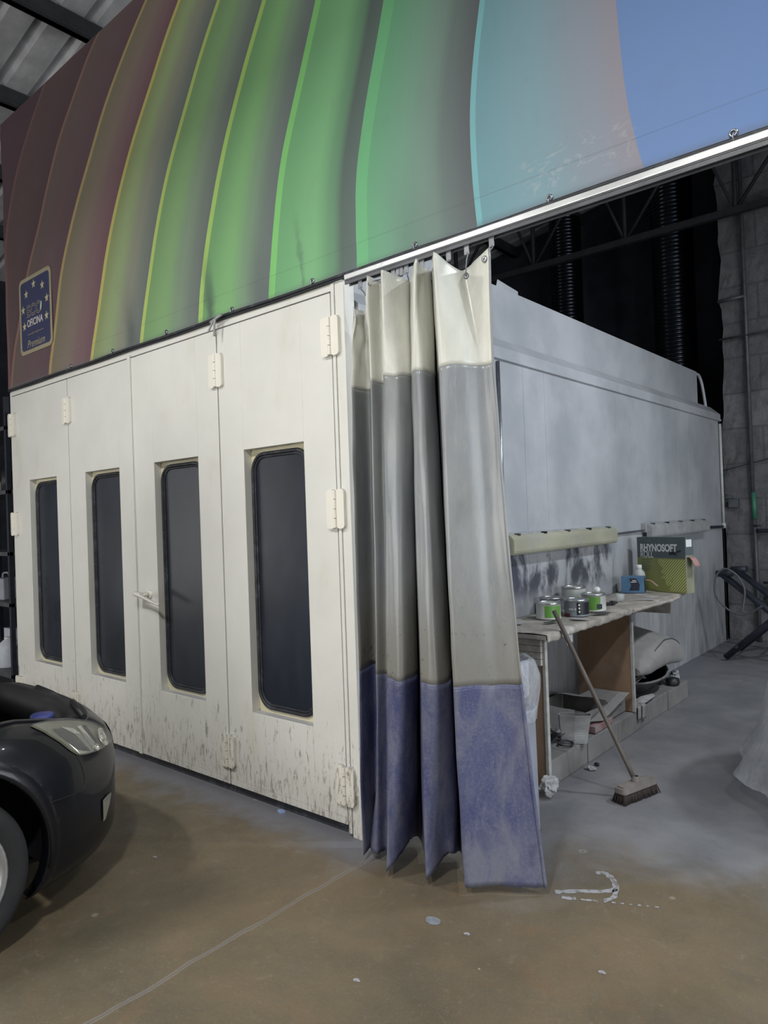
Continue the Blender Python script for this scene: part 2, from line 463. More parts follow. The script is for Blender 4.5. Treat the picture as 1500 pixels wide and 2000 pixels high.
MT['badge_leaf'] = M('badge_leaf_print', (180, 200, 180), 0.6, 0, 0.05, 12)
MT['greenpipe'] = M('green_pipe', (58, 116, 92), 0.5)
MT['bluetape'] = M('pale_blue_scrap', (140, 160, 200), 0.6)
MT['redcap'] = M('red_cap', (150, 50, 50), 0.5)
MT['whitejug'] = M('white_jug_plastic', (190, 196, 206), 0.45, 0, 0.08, 8)
MT['floorpaint'] = M('spilled_pale_paint', (150, 151, 156), 0.7, 0, 0.15, 30, spots=[((104, 98, 88), 30, (1, 1, 1), 0.48, 0.58, 0.85)])
MT['spotgrey'] = M('dried_grey_paint', (118, 122, 130), 0.6, 0, 0.2, 40)


def glasslens():
    t = NT('clear_headlight_lens')
    t.b.inputs['Base Color'].default_value = (0.8, 0.8, 0.76, 1)
    t.b.inputs['Roughness'].default_value = 0.08
    t.b.inputs['Alpha'].default_value = 0.12
    t.b.inputs['Specular IOR Level'].default_value = 0.7
    return t.m


MT['lens'] = glasslens()

# ------------------------------------------------------------ mesh helpers


def box(bm, lo, hi, bev=0.0, mi=0):
    r = bmesh.ops.create_cube(bm, size=1.0)
    vs = r['verts']
    c = [(lo[i] + hi[i]) / 2 for i in range(3)]
    s = [abs(hi[i] - lo[i]) for i in range(3)]
    for v in vs:
        v.co = Vector((c[0] + v.co.x * s[0], c[1] + v.co.y * s[1], c[2] + v.co.z * s[2]))
    fs = {f for v in vs for f in v.link_faces}
    if bev:
        es = {e for f in fs for e in f.edges}
        r2 = bmesh.ops.bevel(bm, geom=list(es), offset=bev, segments=2, affect='EDGES', profile=0.6)
        fs = {f for f in fs if f.is_valid} | set(r2['faces'])
    for f in fs:
        if f.is_valid:
            f.material_index = mi
    return [v for f in fs if f.is_valid for v in f.verts]


def xform(bm, verts, mat):
    for v in set(verts):
        v.co = mat @ v.co


def tube(bm, pts, r, n=10, cap=True, mi=0, closed=False):
    pts = [Vector(p) for p in pts]
    rs = r if isinstance(r, (list, tuple)) else [r] * len(pts)
    rings = []
    up = None
    N = len(pts)
    for i, p in enumerate(pts):
        if closed:
            d = pts[(i + 1) % N] - pts[i - 1]
        else:
            d = pts[min(i + 1, N - 1)] - pts[max(i - 1, 0)]
        d.normalize()
        if up is None:
            up = d.orthogonal().normalized()
        up = (up - d * up.dot(d)).normalized()
        sd = d.cross(up)
        rings.append([bm.verts.new(p + (up * math.cos(2 * PI * k / n) + sd * math.sin(2 * PI * k / n)) * rs[i]) for k in range(n)])
    for i in range(N if closed else N - 1):
        a, b = rings[i], rings[(i + 1) % N]
        for k in range(n):
            f = bm.faces.new((a[k], a[(k + 1) % n], b[(k + 1) % n], b[k]))
            f.material_index = mi
            f.smooth = True
    if cap and not closed:
        for rg in (rings[0], rings[-1]):
            try:
                f = bm.faces.new(rg)
                f.material_index = mi
            except ValueError:
                pass
    return rings


def lathe(bm, prof, c=(0, 0, 0), n=28, axis='Z', mi=0, smooth=True, a0=0.0, a1=2 * PI):
    c = Vector(c)
    full = abs(a1 - a0 - 2 * PI) < 1e-6
    m = n if full else n + 1
    rings = []
    for (r, h) in prof:
        rg = []
        for k in range(m):
            a = a0 + (a1 - a0) * k / n
            x, y = r * math.cos(a), r * math.sin(a)
            p = {'Z': (x, y, h), 'X': (h, x, y), 'Y': (x, h, y)}[axis]
            rg.append(bm.verts.new(c + Vector(p)))
        rings.append(rg)
    for i in range(len(rings) - 1):
        for k in range(m if full else m - 1):
            q = (rings[i][k], rings[i][(k + 1) % m], rings[i + 1][(k + 1) % m], rings[i + 1][k])
            f = bm.faces.new(q)
            f.smooth = smooth
            f.material_index = mi
    bmesh.ops.remove_doubles(bm, verts=[v for rg in rings for v in rg], dist=1e-6)
    return rings


def grid(bm, rows, mi=0, smooth=True, closed_u=False):
    vs = [[bm.verts.new(p) for p in r] for r in rows]
    for i in range(len(vs) - 1):
        n = len(vs[i])
        for k in range(n if closed_u else n - 1):
            f = bm.faces.new((vs[i][k], vs[i][(k + 1) % n], vs[i + 1][(k + 1) % n], vs[i + 1][k]))
            f.smooth = smooth
            f.material_index = mi
    return vs


def poly(bm, pts, mi=0):
    f = bm.faces.new([bm.verts.new(p) for p in pts])
    f.material_index = mi
    return f


def prism(bm, pts, vec, mi=0):
    """closed prism of polygon pts extruded by vec"""
    vec = Vector(vec)
    a = [bm.verts.new(p) for p in pts]
    b = [bm.verts.new(Vector(p) + vec) for p in pts]
    n = len(pts)
    fs = [bm.faces.new(a), bm.faces.new(list(reversed(b)))]
    for k in range(n):
        fs.append(bm.faces.new((a[k], b[k], b[(k + 1) % n], a[(k + 1) % n])))
    for f in fs:
        f.material_index = mi


def cr(pts, n=8, closed=False):
    """Catmull-Rom"""
    P = [Vector(p) for p in pts]
    out = []
    N = len(P)
    for i in range(N if closed else N - 1):
        if closed:
            a, b, c, d = P[i - 1], P[i], P[(i + 1) % N], P[(i + 2) % N]
        else:
            a, b, c, d = P[max(i - 1, 0)], P[i], P[i + 1], P[min(i + 2, N - 1)]
        for k in range(n):
            t = k / n
            out.append(0.5 * ((2 * b) + (c - a) * t + (2 * a - 5 * b + 4 * c - d) * t * t + (3 * b - a - 3 * c + d) * t ** 3))
    if not closed:
        out.append(P[-1])
    return out


def mesh(name, bm, mats, parent=None, smooth=False, recalc=True, origin=None):
    if recalc:
        bmesh.ops.recalc_face_normals(bm, faces=bm.faces)
    me = bpy.data.meshes.new(name)
    if origin is not None:
        bmesh.ops.translate(bm, verts=bm.verts, vec=-Vector(origin))
    bm.to_mesh(me)
    bm.free()
    for m in (mats if isinstance(mats, (list, tuple)) else [mats]):
        me.materials.append(MT[m] if isinstance(m, str) else m)
    o = bpy.data.objects.new(name, me)
    COL.objects.link(o)
    if parent is not None:
        o.parent = parent
    if origin is not None and parent is None:
        o.location = origin
    if smooth:
        for p in me.polygons:
            p.use_smooth = True
    return o


def solid(o, th, off=0):
    m = o.modifiers.new('solid', 'SOLIDIFY')
    m.thickness = th
    m.offset = off
    return o


def thing(name, label, cat, loc=(0, 0, 0), rz=0.0, group=None):
    o = bpy.data.objects.new(name, None)
    o.empty_display_size = 0.1
    o.location = loc
    o.rotation_euler = (0, 0, rz)
    COL.objects.link(o)
    o['label'] = label
    o['category'] = cat
    if group:
        o['group'] = group
    return o


def tag(o, label, cat, group=None, kind=None):
    o['label'] = label
    o['category'] = cat
    if group:
        o['group'] = group
    if kind:
        o['kind'] = kind
    return o


def part(name, bm, mats, root, world=False, **k):
    """world=True: bm is in world coordinates, root is unrotated"""
    if world:
        L = root.location
        p = root.parent
        while p is not None:
            L = L + p.location
            p = p.parent
        bmesh.ops.translate(bm, verts=bm.verts, vec=-L)
    return mesh(name, bm, mats, root, **k)


def struct(name, bm, mats, **k):
    o = mesh(name, bm, mats, **k)
    o['kind'] = 'structure'
    return o


def text(name, body, size, mat, parent, mw, offset=0.0, extrude=0.0006, align='CENTER', shear=0.0, xs=1.0, space=1.0):
    cu = bpy.data.curves.new(name, 'FONT')
    cu.body = body
    cu.size = size
    cu.offset = offset
    cu.extrude = extrude
    cu.align_x = align
    cu.align_y = 'CENTER'
    cu.shear = shear
    cu.space_character = space
    tmp = bpy.data.objects.new('tmp_text', cu)
    COL.objects.link(tmp)
    dg = bpy.context.evaluated_depsgraph_get()
    dg.update()
    me = bpy.data.meshes.new_from_object(tmp.evaluated_get(dg))
    bpy.data.objects.remove(tmp, do_unlink=True)
    me.transform(mw @ Matrix.Diagonal((xs, 1, 1, 1)))
    me.materials.clear()
    me.materials.append(MT[mat])
    me.name = name
    o = bpy.data.objects.new(name, me)
    COL.objects.link(o)
    o.parent = parent
    return o


def copy_tree(o, parent=None):
    c = o.copy()
    COL.objects.link(c)
    c.parent = parent
    for ch in list(o.children):
        copy_tree(ch, c)
    return c


def frame(origin, xdir, ydir):
    x = Vector(xdir).normalized()
    y = Vector(ydir).normalized()
    z = x.cross(y)
    m = Matrix.Identity(4)
    for i in range(3):
        m[i][0], m[i][1], m[i][2], m[i][3] = x[i], y[i], z[i], origin[i]
    return m


# ------------------------------------------------------------ the hall (setting)
bm = bmesh.new()
grid(bm, [[(x, y, 0) for x in (-9, 0, 6)] for y in (-8, 0, 12)])
struct('floor', bm, 'floor')


def roofz(x):
    return 6.3 + 0.17 * (x + 4)


bm = bmesh.new()
ys, y, k = [], -8.0, 0
while y < 12:
    ys += [(y, 0), (y + 0.10, 0), (y + 0.13, 0.05), (y + 0.19, 0.05), (y + 0.22, 0)]
    y += 0.33
grid(bm, [[(x, yy, roofz(x) + h) for x in (-9, 6)] for yy, h in ys], smooth=False)
o = struct('ceiling', bm, 'roof', recalc=False)
solid(o, 0.01)
for i, px_ in enumerate((-7.52, -6.29, -5.06, -3.83, -2.6, -1.37, -0.14, 1.1, 2.33, 3.56, 4.8)):
    bm = bmesh.new()
    box(bm, (px_ - 0.035, -8, roofz(px_) - 0.19), (px_ + 0.035, 12, roofz(px_) - 0.01))
    box(bm, (px_ - 0.035, -8, roofz(px_) - 0.19), (px_ + 0.08, 12, roofz(px_) - 0.175))
    struct('trim_%d' % (i + 1), bm, 'beam')

bm = bmesh.new()
box(bm, (-9.2, -8, 0), (-9, 12, 6.0))
struct('wall_left', bm, 'darkwall')
bm = bmesh.new()
box(bm, (6, -8, 0), (6.2, 12, 8.2))
struct('wall_right', bm, 'hallwall')
bm = bmesh.new()
box(bm, (-9, -8.2, 0), (6, -8, 8.2))
struct('wall_front', bm, 'hallwall')
bm = bmesh.new()
box(bm, (-9, 8.6, 0), (6, 8.8, 8.2))
struct('wall_back', bm, 'darkwall')

# rough block wall closing the side bay; ragged left edge
bm = bmesh.new()
rows = []
nz = 60
for i in range(nz + 1):
    z = 7.0 * i / nz
    ex = (0.045 if z > 2.6 else 0.004) + 0.05 * (mnoise.noise(Vector((3.1, 0, z * 2.3))) + 0.5 * mnoise.noise(Vector((9.1, 0, z * 7)))) * (1 if z > 2.6 else 0.06)
    r = []
    for k in range(56):
        x = ex + (6 - ex) * (k / 55.0) ** 1.3
        d = 0.035 * mnoise.noise(Vector((x * 3, 0, z * 3))) + 0.02 * mnoise.noise(Vector((x * 11, 4, z * 11)))
        r.append((x, 6.58 - d, z))
    rows.append(r)
f = grid(bm, rows, smooth=False)
back = [[(rows[i][0][0] + 0.02, 6.95, rows[i][0][2])] for i in range(nz + 1)]
bvs = [bm.verts.new(b[0]) for b in back]
for i in range(nz):
    bm.faces.new((f[i][0], bvs[i], bvs[i + 1], f[i + 1][0]))
struct('wall_side_bay', bm, 'block', recalc=False)

# ------------------------------------------------------------ spray booth
booth = thing('paint_booth', 'cream spray booth with four windowed folding doors and grey side panels', 'paint booth', (0, 0, 0))
LEAF = [(-3.965, -2.95, -3.655, -3.165), (-2.94, -2.04, -2.70, -2.208), (-2.015, -1.055, -1.765, -1.271), (-1.045, -0.095, -0.826, -0.324)]
WZ0, WZ1 = 0.515, 2.02
ZB, ZT = 0.055, 2.755
BV = 0.0025


def rrect(x0, x1, z0, z1, r, n=8):
    pts = []
    for (cx, cz, a) in ((x1 - r, z1 - r, 0), (x0 + r, z1 - r, PI / 2), (x0 + r, z0 + r, PI), (x1 - r, z0 + r, 1.5 * PI)):
        for k in range(n + 1):
            t = a + PI / 2 * k / n
            pts.append((cx + r * math.cos(t), cz + r * math.sin(t)))
    return pts


def hinge_bm(cx, cz, tall=0.20):
    b = bmesh.new()
    h = tall / 2
    # two rounded leaves
    for (xa, xb) in ((-0.062, -0.006), (0.006, 0.062)):
        pts = rrect(cx + xa, cx + xb, cz - h, cz + h, 0.020, 5)
        prism(b, [(p[0], 0.0, p[1]) for p in pts], (0, -0.020, 0))
    for k in range(4):
        z0 = cz - h + 0.004 + k * (tall - 0.008) / 4
        lathe(b, [(0.0, z0 + 0.0015), (0.0105, z0 + 0.0015), (0.0105, z0 + (tall - 0.008) / 4 - 0.0015), (0, z0 + (tall - 0.008) / 4 - 0.0015)],
              (cx, -0.021, 0), 16, smooth=False)
    return b


HZ = {0: (2.51, 1.66, 0.26), 1: (2.51, 0.26), 3: (2.51, 0.26), 4: (2.53, 1.655, 0.26)}
for i, (x0, x1, wx0, wx1) in enumerate(LEAF):
    b = bmesh.new()
    D = 0.06
    for lo, hi in (((x0, 0, ZB + 0.035), (wx0, D, ZT)), ((wx1, 0, ZB + 0.035), (x1, D, ZT)),
                   ((wx0, 0, WZ1), (wx1, D, ZT)), ((wx0, 0, ZB + 0.035), (wx1, D, WZ0)), ((x0, 0, ZB), (x1, D, ZB + 0.035))):
        box(b, lo, hi, BV)
    door = part('door', b, 'cream', booth)
    door['label'] = ['leftmost door leaf', 'second door leaf from the left, with the centre overlap strip', 'third door leaf, with the lever handle', 'rightmost door leaf, beside the curtain'][i]
    # recessed back plate with rounded hole
    b = bmesh.new()
    hole = rrect(wx0 + 0.018, wx1 - 0.018, WZ0 + 0.03, WZ1 - 0.03, 0.10)
    hv = [b.verts.new((p[0], D - 0.004, p[1])) for p in hole]
    outer = []
    for p in hole:
        cx, cz = (wx0 + wx1) / 2, (WZ0 + WZ1) / 2
        dx, dz = p[0] - cx, p[1] - cz
        q = max(abs(dx) / ((wx1 - wx0) / 2), abs(dz) / ((WZ1 - WZ0) / 2))
        outer.append(b.verts.new((cx + dx / q, D - 0.004, cz + dz / q)))
    N = len(hole)
    for k in range(N):
        b.faces.new((hv[k], hv[(k + 1) % N], outer[(k + 1) % N], outer[k]))
    wf = part('window_frame', b, 'cream_edge', door)
    solid(wf, 0.004)
    b = bmesh.new()
    tube(b, [(p[0], D - 0.012, p[1]) for p in hole], 0.011, 8, closed=True)
    inner = rrect(wx0 + 0.034, wx1 - 0.034, WZ0 + 0.046, WZ1 - 0.046, 0.085)
    tube(b, [(p[0], D - 0.008, p[1]) for p in inner], 0.007, 8, closed=True)
    part('window_gasket', b, 'gasket', door)
    b = bmesh.new()
    inn = rrect(wx0 + 0.022, wx1 - 0.022, WZ0 + 0.034, WZ1 - 0.034, 0.096)
    prism(b, [(p[0], D - 0.006, p[1]) for p in inn], (0, 0.005, 0))
    part('window_pane', b, 'glass', door)
    for hx, zs in ((x0 - 0.006 if i == 0 else x0 - 0.005, HZ.get(i, ())), ):
        if i == 0:
            hx += 0.03
        for z in zs:
            part('hinge', hinge_bm(hx, z), 'hinge', door)
    if i == 3:
        for z in HZ[4]:
            part('hinge', hinge_bm(-0.090, z, 0.20), 'hinge', door)
    if i == 1:
        b = bmesh.new()
        box(b, (-2.045, -0.012, ZB), (-2.010, 0.0, ZT + 0.02), 0.003)
        part('overlap_strip', b, 'cream', door)
    if i == 2:
        b = bmesh.new()
        lathe(b, [(0, -0.012), (0.026, -0.012), (0.032, -0.004), (0.032, 0.0)], (-1.865, 0, 1.145), 20, 'Y')
        tube(b, [(-1.865, -0.01, 1.145), (-1.865, -0.055, 1.147)], 0.012, 10)
        box(b, (-1.945, -0.085, 1.132), (-1.855, -0.05, 1.166), 0.006)
        tube(b, cr([(-1.93, -0.075, 1.155), (-1.85, -0.078, 1.142), (-1.72, -0.072, 1.108), (-1.655, -0.062, 1.092)], 5), [0.013] * 6 + [0.011] * 5 + [0.009] * 5, 10)
        part('handle', b, 'hinge', door)

# strip beside the last door seam, corner post, header, sill
b = bmesh.new()
box(b, (-0.083, -0.006, 0.02), (-0.062, 0.05, 2.80), 0.002)
box(b, (-0.060, 0.0, 0.0), (0.0, 0.08, 2.80), 0.004)
part('corner_post', b, 'cream', booth)
b = bmesh.new()
box(b, (-4.0, 0.005, 0), (-3.970, 0.09, 2.80), 0.003)
part('left_post', b, 'cream', booth)
b = bmesh.new()
box(b, (-3.97, 0.0, 2.762), (-0.062, 0.09, 2.83), 0.003)
part('header', b, 'cream', booth)
b = bmesh.new()
box(b, (-3.97, 0.03, 0.0), (-0.062, 0.10, 0.035))
part('sill', b, 'gasket', booth)
b = bmesh.new()
tube(b, [(-2.0, -0.02, 2.8), (-1.06, -0.04, 2.795), (-1.0, -0.05, 2.765), (-1.07, -0.055, 2.71)], 0.006, 6)
b.free()
# inside of the booth: ceiling, left and back wall
b = bmesh.new()
box(b, (-4.0, 0.09, 2.62), (0.0, 6.5, 2.66))
box(b, (-4.0, 0.09, 0.0), (-3.96, 6.5, 2.66))
box(b, (-4.0, 6.44, 0.0), (0.0, 6.5, 2.66))
part('inner_shell', b, 'side', booth)

b = bmesh.new()
seams = [0.085, 1.02, 1.78, 2.09, 3.37, 3.72, 4.97, 5.29, 6.50]
for a, c in zip(seams[:-1], seams[1:]):
    box(b, (-0.045, a + 0.001, 0.0), (0.0, c - 0.001, 2.615), 0.0035)
part('side_wall', b, 'side', booth)
# dark coved base and top channel
b = bmesh.new()
prism(b, [(0.0, 0.1, 2.615), (0.018, 0.1, 2.618), (0.018, 0.1, 2.640), (0.008, 0.1, 2.643), (0.008, 0.1, 2.70), (-0.10, 0.1, 2.80), (-0.16, 0.1, 2.80), (-0.16, 0.1, 2.615)], (0, 6.42, 0))
part('cornice', b, 'side', booth)
b = bmesh.new()
box(b, (-0.16, 0.15, 2.79), (-0.12, 3.13, 3.18), 0.004)
box(b, (-0.16, 3.135, 2.79), (-0.122, 6.10, 3.18), 0.004)
box(b, (-3.5, 0.15, 3.0), (-0.16, 6.10, 3.02))
box(b, (-0.9, 6.06, 2.66), (-0.12, 6.10, 3.17))
part('plenum_panel', b, 'side', booth)
b = bmesh.new()
tube(b, cr([(-0.14, 6.12, 3.16), (-0.13, 6.20, 3.15), (-0.12, 6.26, 3.08), (-0.11, 6.30, 2.95), (-0.10, 6.34, 2.76)], 5), 0.018, 8)
part('drain_pipe', b, 'side', booth)
b = bmesh.new()
tube(b, [(0.02, 6.44, 2.58), (0.02, 6.44, 1.38)], 0.016, 10)
tube(b, [(0.02, 6.44, 1.40), (0.02, 6.44, 1.34)], 0.024, 10)
part('corner_pipe', b, 'canwhite', booth)
b = bmesh.new()
tube(b, [(0.012, 1.44, 2.60), (0.012, 1.44, 1.6), (0.012, 1.44, 0.92)], 0.012, 8)
part('edge_tube', b, 'galv', booth)

# bent bracket peeking above the plenum panel
b = bmesh.new()
prism(b, [(-0.17, 1.74, 3.16), (-0.17, 2.06, 3.16), (-0.17, 2.06, 3.235), (-0.17, 1.78, 3.26)], (-0.004, 0, 0))
prism(b, [(-0.17, 2.06, 3.16), (-0.17, 2.06, 3.235), (-0.23, 2.10, 3.17)], (0, 0.004, 0))
o = mesh('bent_bracket', b, 'side', origin=(-0.17, 1.9, 3.16))
tag(o, 'small bent sheet metal bracket sticking up behind the top panel of the booth', 'bracket')

# dangling tie over the third door seam
b = bmesh.new()
tube(b, cr([(-1.01, -0.045, 2.80), (-1.035, -0.05, 2.76), (-1.06, -0.05, 2.735)], 4), 0.006, 6)
tube(b, cr([(-0.985, -0.05, 2.80), (-0.99, -0.055, 2.76), (-0.998, -0.05, 2.70)], 4), 0.007, 6)
tube(b, [(-1.04, -0.045, 2.79), (-0.93, -0.045, 2.815)], 0.008, 6)
o = mesh('cable_tie', b, 'lampbody', origin=(-1.0, -0.045, 2.80))
tag(o, 'dusty loose tie ends hanging under the banner above the third door seam', 'tie')


# ------------------------------------------------------------ printed banner
CURV = {
    'A': [(-3.147, 5.119), (-3.423, 4.879), (-3.742, 4.567), (-3.898, 4.289), (-3.99, 4.0)],
    'B': [(-2.28, 5.127), (-2.514, 4.981), (-2.899, 4.657), (-3.136, 4.362), (-3.339, 4.057), (-3.571, 3.743), (-3.737, 3.373), (-3.868, 3.124), (-3.942, 2.819)],
    'C': [(-1.668, 5.046), (-1.95, 4.837), (-2.281, 4.531), (-2.567, 4.17), (-2.786, 3.855), (-2.973, 3.552), (-3.111, 3.182), (-3.224, 2.817)],
    'D': [(-1.298, 4.86), (-1.554, 4.607), (-1.819, 4.295), (-2.035, 3.99), (-2.229, 3.657), (-2.398, 3.261), (-2.554, 2.814)],
    'E': [(-0.917, 4.667), (-1.146, 4.392), (-1.353, 4.081), (-1.545, 3.742), (-1.682, 3.45), (-1.793, 3.139), (-1.868, 2.836)],
    'F': [(-0.512, 4.464), (-0.715, 4.157), (-0.9, 3.802), (-1.072, 3.387), (-1.162, 3.071), (-1.206, 2.837)],
    'G': [(-0.108, 4.26), (-0.282, 3.872), (-0.421, 3.514), (-0.502, 3.163), (-0.553, 2.832)],
    'H': [(0.336, 4.036), (0.215, 3.663), (0.139, 3.318), (0.116, 3.061), (0.109, 2.837)],
    'I': [(0.853, 3.775), (0.819, 3.573), (0.789, 3.3), (0.788, 3.036), (0.805, 2.828)],
    'J': [(1.436, 3.482), (1.448, 3.286), (1.465, 3.089), (1.491, 2.929), (1.512, 2.838)]}


def curve_x(k, z):
    L = sorted([(q[1], q[0]) for q in CURV[k]])
    pts = cr([(a[0], a[1], 0) for a in L], 6)
    if z <= pts[0].x:
        a, b = pts[0], pts[1]
    elif z >= pts[-1].x:
        a, b = pts[-4], pts[-1]
    else:
        for a, b in zip(pts[:-1], pts[1:]):
            if a.x <= z <= b.x:
                break
    if b.x - a.x < 1e-6:
        return b.y
    return a.y + (b.y - a.y) * (z - a.x) / (b.x - a.x)


BX0, BX1, BZ0, BZ1 = -3.985, 4.6, 2.818, 5.12
# band k: start curve, line width, line colour, [(t, colour)...]
BANDS = [
    (None, 0, None, [(0, (78, 44, 56)), (1, (72, 40, 50))]),
    ('A', .045, (112, 74, 74), [(0, (88, 62, 60)), (.5, (84, 56, 58)), (1, (76, 44, 50))]),
    ('B', .045, (136, 98, 84), [(0, (98, 80, 74)), (.5, (98, 72, 74)), (1, (90, 60, 68))]),
    ('C', .045, (176, 152, 98), [(0, (122, 114, 88)), (.4, (130, 114, 100)), (.7, (124, 94, 96)), (1, (112, 74, 82))]),
    ('D', .042, (196, 188, 100), [(0, (140, 154, 96)), (.3, (150, 170, 118)), (.62, (138, 142, 122)), (.85, (116, 124, 114)), (1, (102, 110, 106))]),
    ('E', .042, (182, 204, 104), [(0, (118, 160, 100)), (.35, (130, 172, 112)), (.65, (126, 148, 122)), (.88, (110, 122, 112)), (1, (100, 110, 106))]),
    ('F', .044, (170, 210, 104), [(0, (110, 164, 104)), (.4, (130, 186, 118)), (.62, (126, 160, 124)), (.85, (112, 128, 118)), (1, (106, 116, 114))]),
    ('G', .05, (134, 214, 118), [(0, (112, 178, 118)), (.5, (128, 192, 132)), (.72, (104, 156, 114)), (.84, (86, 104, 96)), (1, (92, 112, 104))]),
    ('H', .075, (112, 194, 132), [(0, (106, 176, 130)), (.35, (118, 168, 140)), (.6, (122, 152, 138)), (.8, (100, 116, 112)), (1, (88, 92, 96))]),
    ('I', .028, (124, 190, 196), [(0, (112, 162, 172)), (.4, (128, 164, 176)), (.8, (142, 152, 166)), (1, (150, 144, 156))]),
    ('J', 0, None, [(0, (104, 140, 196)), (.3, (98, 140, 206)), (1, (92, 140, 204))]),
]
bm = bmesh.new()
lay = bm.loops.layers.float_color.new('print')
NZ = 46
zs = [BZ0 + (BZ1 - BZ0) * i / NZ for i in range(NZ + 1)]


def by(x, z):
    """slack canvas, pulled tight along the lower edge"""
    h = (z - BZ0)
    return -0.012 - 0.012 * mnoise.noise(Vector((x * 1.3, z * 1.7, 0))) * min(1, h * 3) - 0.006 * mnoise.noise(Vector((x * 4, z * 9, 5))) * max(0, 1 - h * 3)


for bi, (ck, lw, lc, cols) in enumerate(BANDS):
    nxt = BANDS[bi + 1][0] if bi + 1 < len(BANDS) else None

    def colat(t):
        for (a, ca), (b, cb) in zip(cols[:-1], cols[1:]):
            if a <= t <= b + 1e-9:
                f = (t - a) / (b - a)
                f = f * f * (3 - 2 * f)
                A, B_ = srgb(*ca), srgb(*cb)
                return tuple(A[i] + (B_[i] - A[i]) * f for i in range(3)) + (1,)
        return srgb(*cols[-1][1])
    ncol = 30 if ck == 'J' else 12
    cells = []
    if lw:
        cells.append(('line', 0, 0))
    for k in range(ncol):
        cells.append(('band', k / ncol, (k + 1) / ncol))
    for i in range(NZ):
        q = []
        for z in (zs[i], zs[i + 1]):
            xa = BX0 if ck is None else max(BX0, curve_x(ck, z))
            xb = BX1 if nxt is None else max(BX0, curve_x(nxt, z))
            q.append((z, xa, min(xa + lw, xb), xb))
        for kind, a, b in cells:
            P = []
            for (z, xa, xl, xb) in (q[0], q[1]):
                if kind == 'line':
                    P.append(((xa, z), (xl, z)))
                else:
                    P.append(((xl + (xb - xl) * a, z), (xl + (xb - xl) * b, z)))
            if P[0][1][0] - P[0][0][0] < 1e-4 and P[1][1][0] - P[1][0][0] < 1e-4:
                continue
            cc = [(P[0][0], a), (P[0][1], b), (P[1][1], b), (P[1][0], a)]
            vs = [bm.verts.new((p[0], by(*p), p[1])) for p, _ in cc]
            f = bm.faces.new(vs)
            f.smooth = True
            for lp, (_, t) in zip(f.loops, cc):
                lp[lay] = srgb(*lc) if kind == 'line' else colat(t)
bmesh.ops.remove_doubles(bm, verts=bm.verts, dist=0.0002)
ban = thing('banner', 'huge printed canvas banner with curved rainbow stripes laced above the booth doors', 'banner', (0, -0.012, 2.818))
cv = part('printed_canvas', bm, 'banner', ban, world=True)
cv.data.color_attributes.active_color = cv.data.color_attributes['print']
# rolled lower edge and cord
bm = bmesh.new()
tube(bm, [(x, -0.014 + 0.002 * math.sin(x * 9), 2.816 + 0.0025 * math.sin(x * 5.3)) for x in [BX0 + (BX1 - BX0) * k / 80 for k in range(81)]], 0.009, 8)
part('rolled_hem', bm, 'gasket', ban, world=True)
bm = bmesh.new()
tube(bm, [(x, -0.012 + 0.002 * math.sin(x * 7), 2.801 + 0.002 * math.sin(x * 6.1 + 1)) for x in [BX0 + (BX1 - BX0) * k / 80 for k in range(81)]], 0.006, 6)
part('edge_cord', bm, 'cord', ban, world=True)
for k in range(-5, 7):
    ex = 0.471 + 0.672 * k
    if k == -5:
        ex = -2.85
    bm = bmesh.new()
    ey = by(ex, 2.838) - 0.002
    lathe(bm, [(0.006, ey), (0.008, ey - 0.006), (0.013, ey - 0.006), (0.016, ey), (0.016, ey + 0.003)], (ex, 0, 2.838), 16, 'Y')
    tube(bm, [(ex, ey - 0.004, 2.838), (ex, ey - 0.012, 2.828), (ex, ey - 0.004, 2.81)], 0.004, 6)
    part('eyelet', bm, 'galv', ban, world=True)

# printed badge low on the left end of the banner
BDX0, BDX1, BDZ0, BDZ1 = -3.705, -3.12, 3.055, 3.685
yb = min(by(x, z) for x in (-3.7, -3.4, -3.12) for z in (3.06, 3.4, 3.68)) - 0.004
bm = bmesh.new()
prism(bm, [(p[0], yb, p[1]) for p in rrect(BDX0, BDX1, BDZ0, BDZ1, 0.055)], (0, 0.003, 0), 0)
prism(bm, [(p[0], yb - 0.001, p[1]) for p in rrect(BDX0 + 0.032, BDX1 - 0.032, BDZ0 + 0.032, BDZ1 - 0.032, 0.035)], (0, 0.001, 0), 1)


def buv(u, v):
    return (BDX0 + (BDX1 - BDX0) * u, BDZ1 - (BDZ1 - BDZ0) * v)


for (u, v) in ((.48, .13), (.745, .20), (.24, .22), (.87, .39), (.13, .41), (.85, .61), (.16, .63)):
    cx, cz = buv(u, v)
    pts = []
    for k in range(10):
        a = PI / 2 + k * PI / 5
        r = 0.040 if k % 2 == 0 else 0.016
        pts.append((cx + r * math.cos(a), yb - 0.0022, cz + r * math.sin(a)))
    poly(bm, pts, 2)
badge = part('badge', bm, ['badge_cream', 'navy', 'badge_star'], ban, world=True)
badge['label'] = 'navy badge printed with seven stars and the words ECO OFICINA'
off = -Vector(ban.location)


def bframe(u, v, dy):
    x, z = buv(u, v)
    return frame(Vector((x, yb - dy, z)) + off, (1, 0, 0), (0, 0, 1))


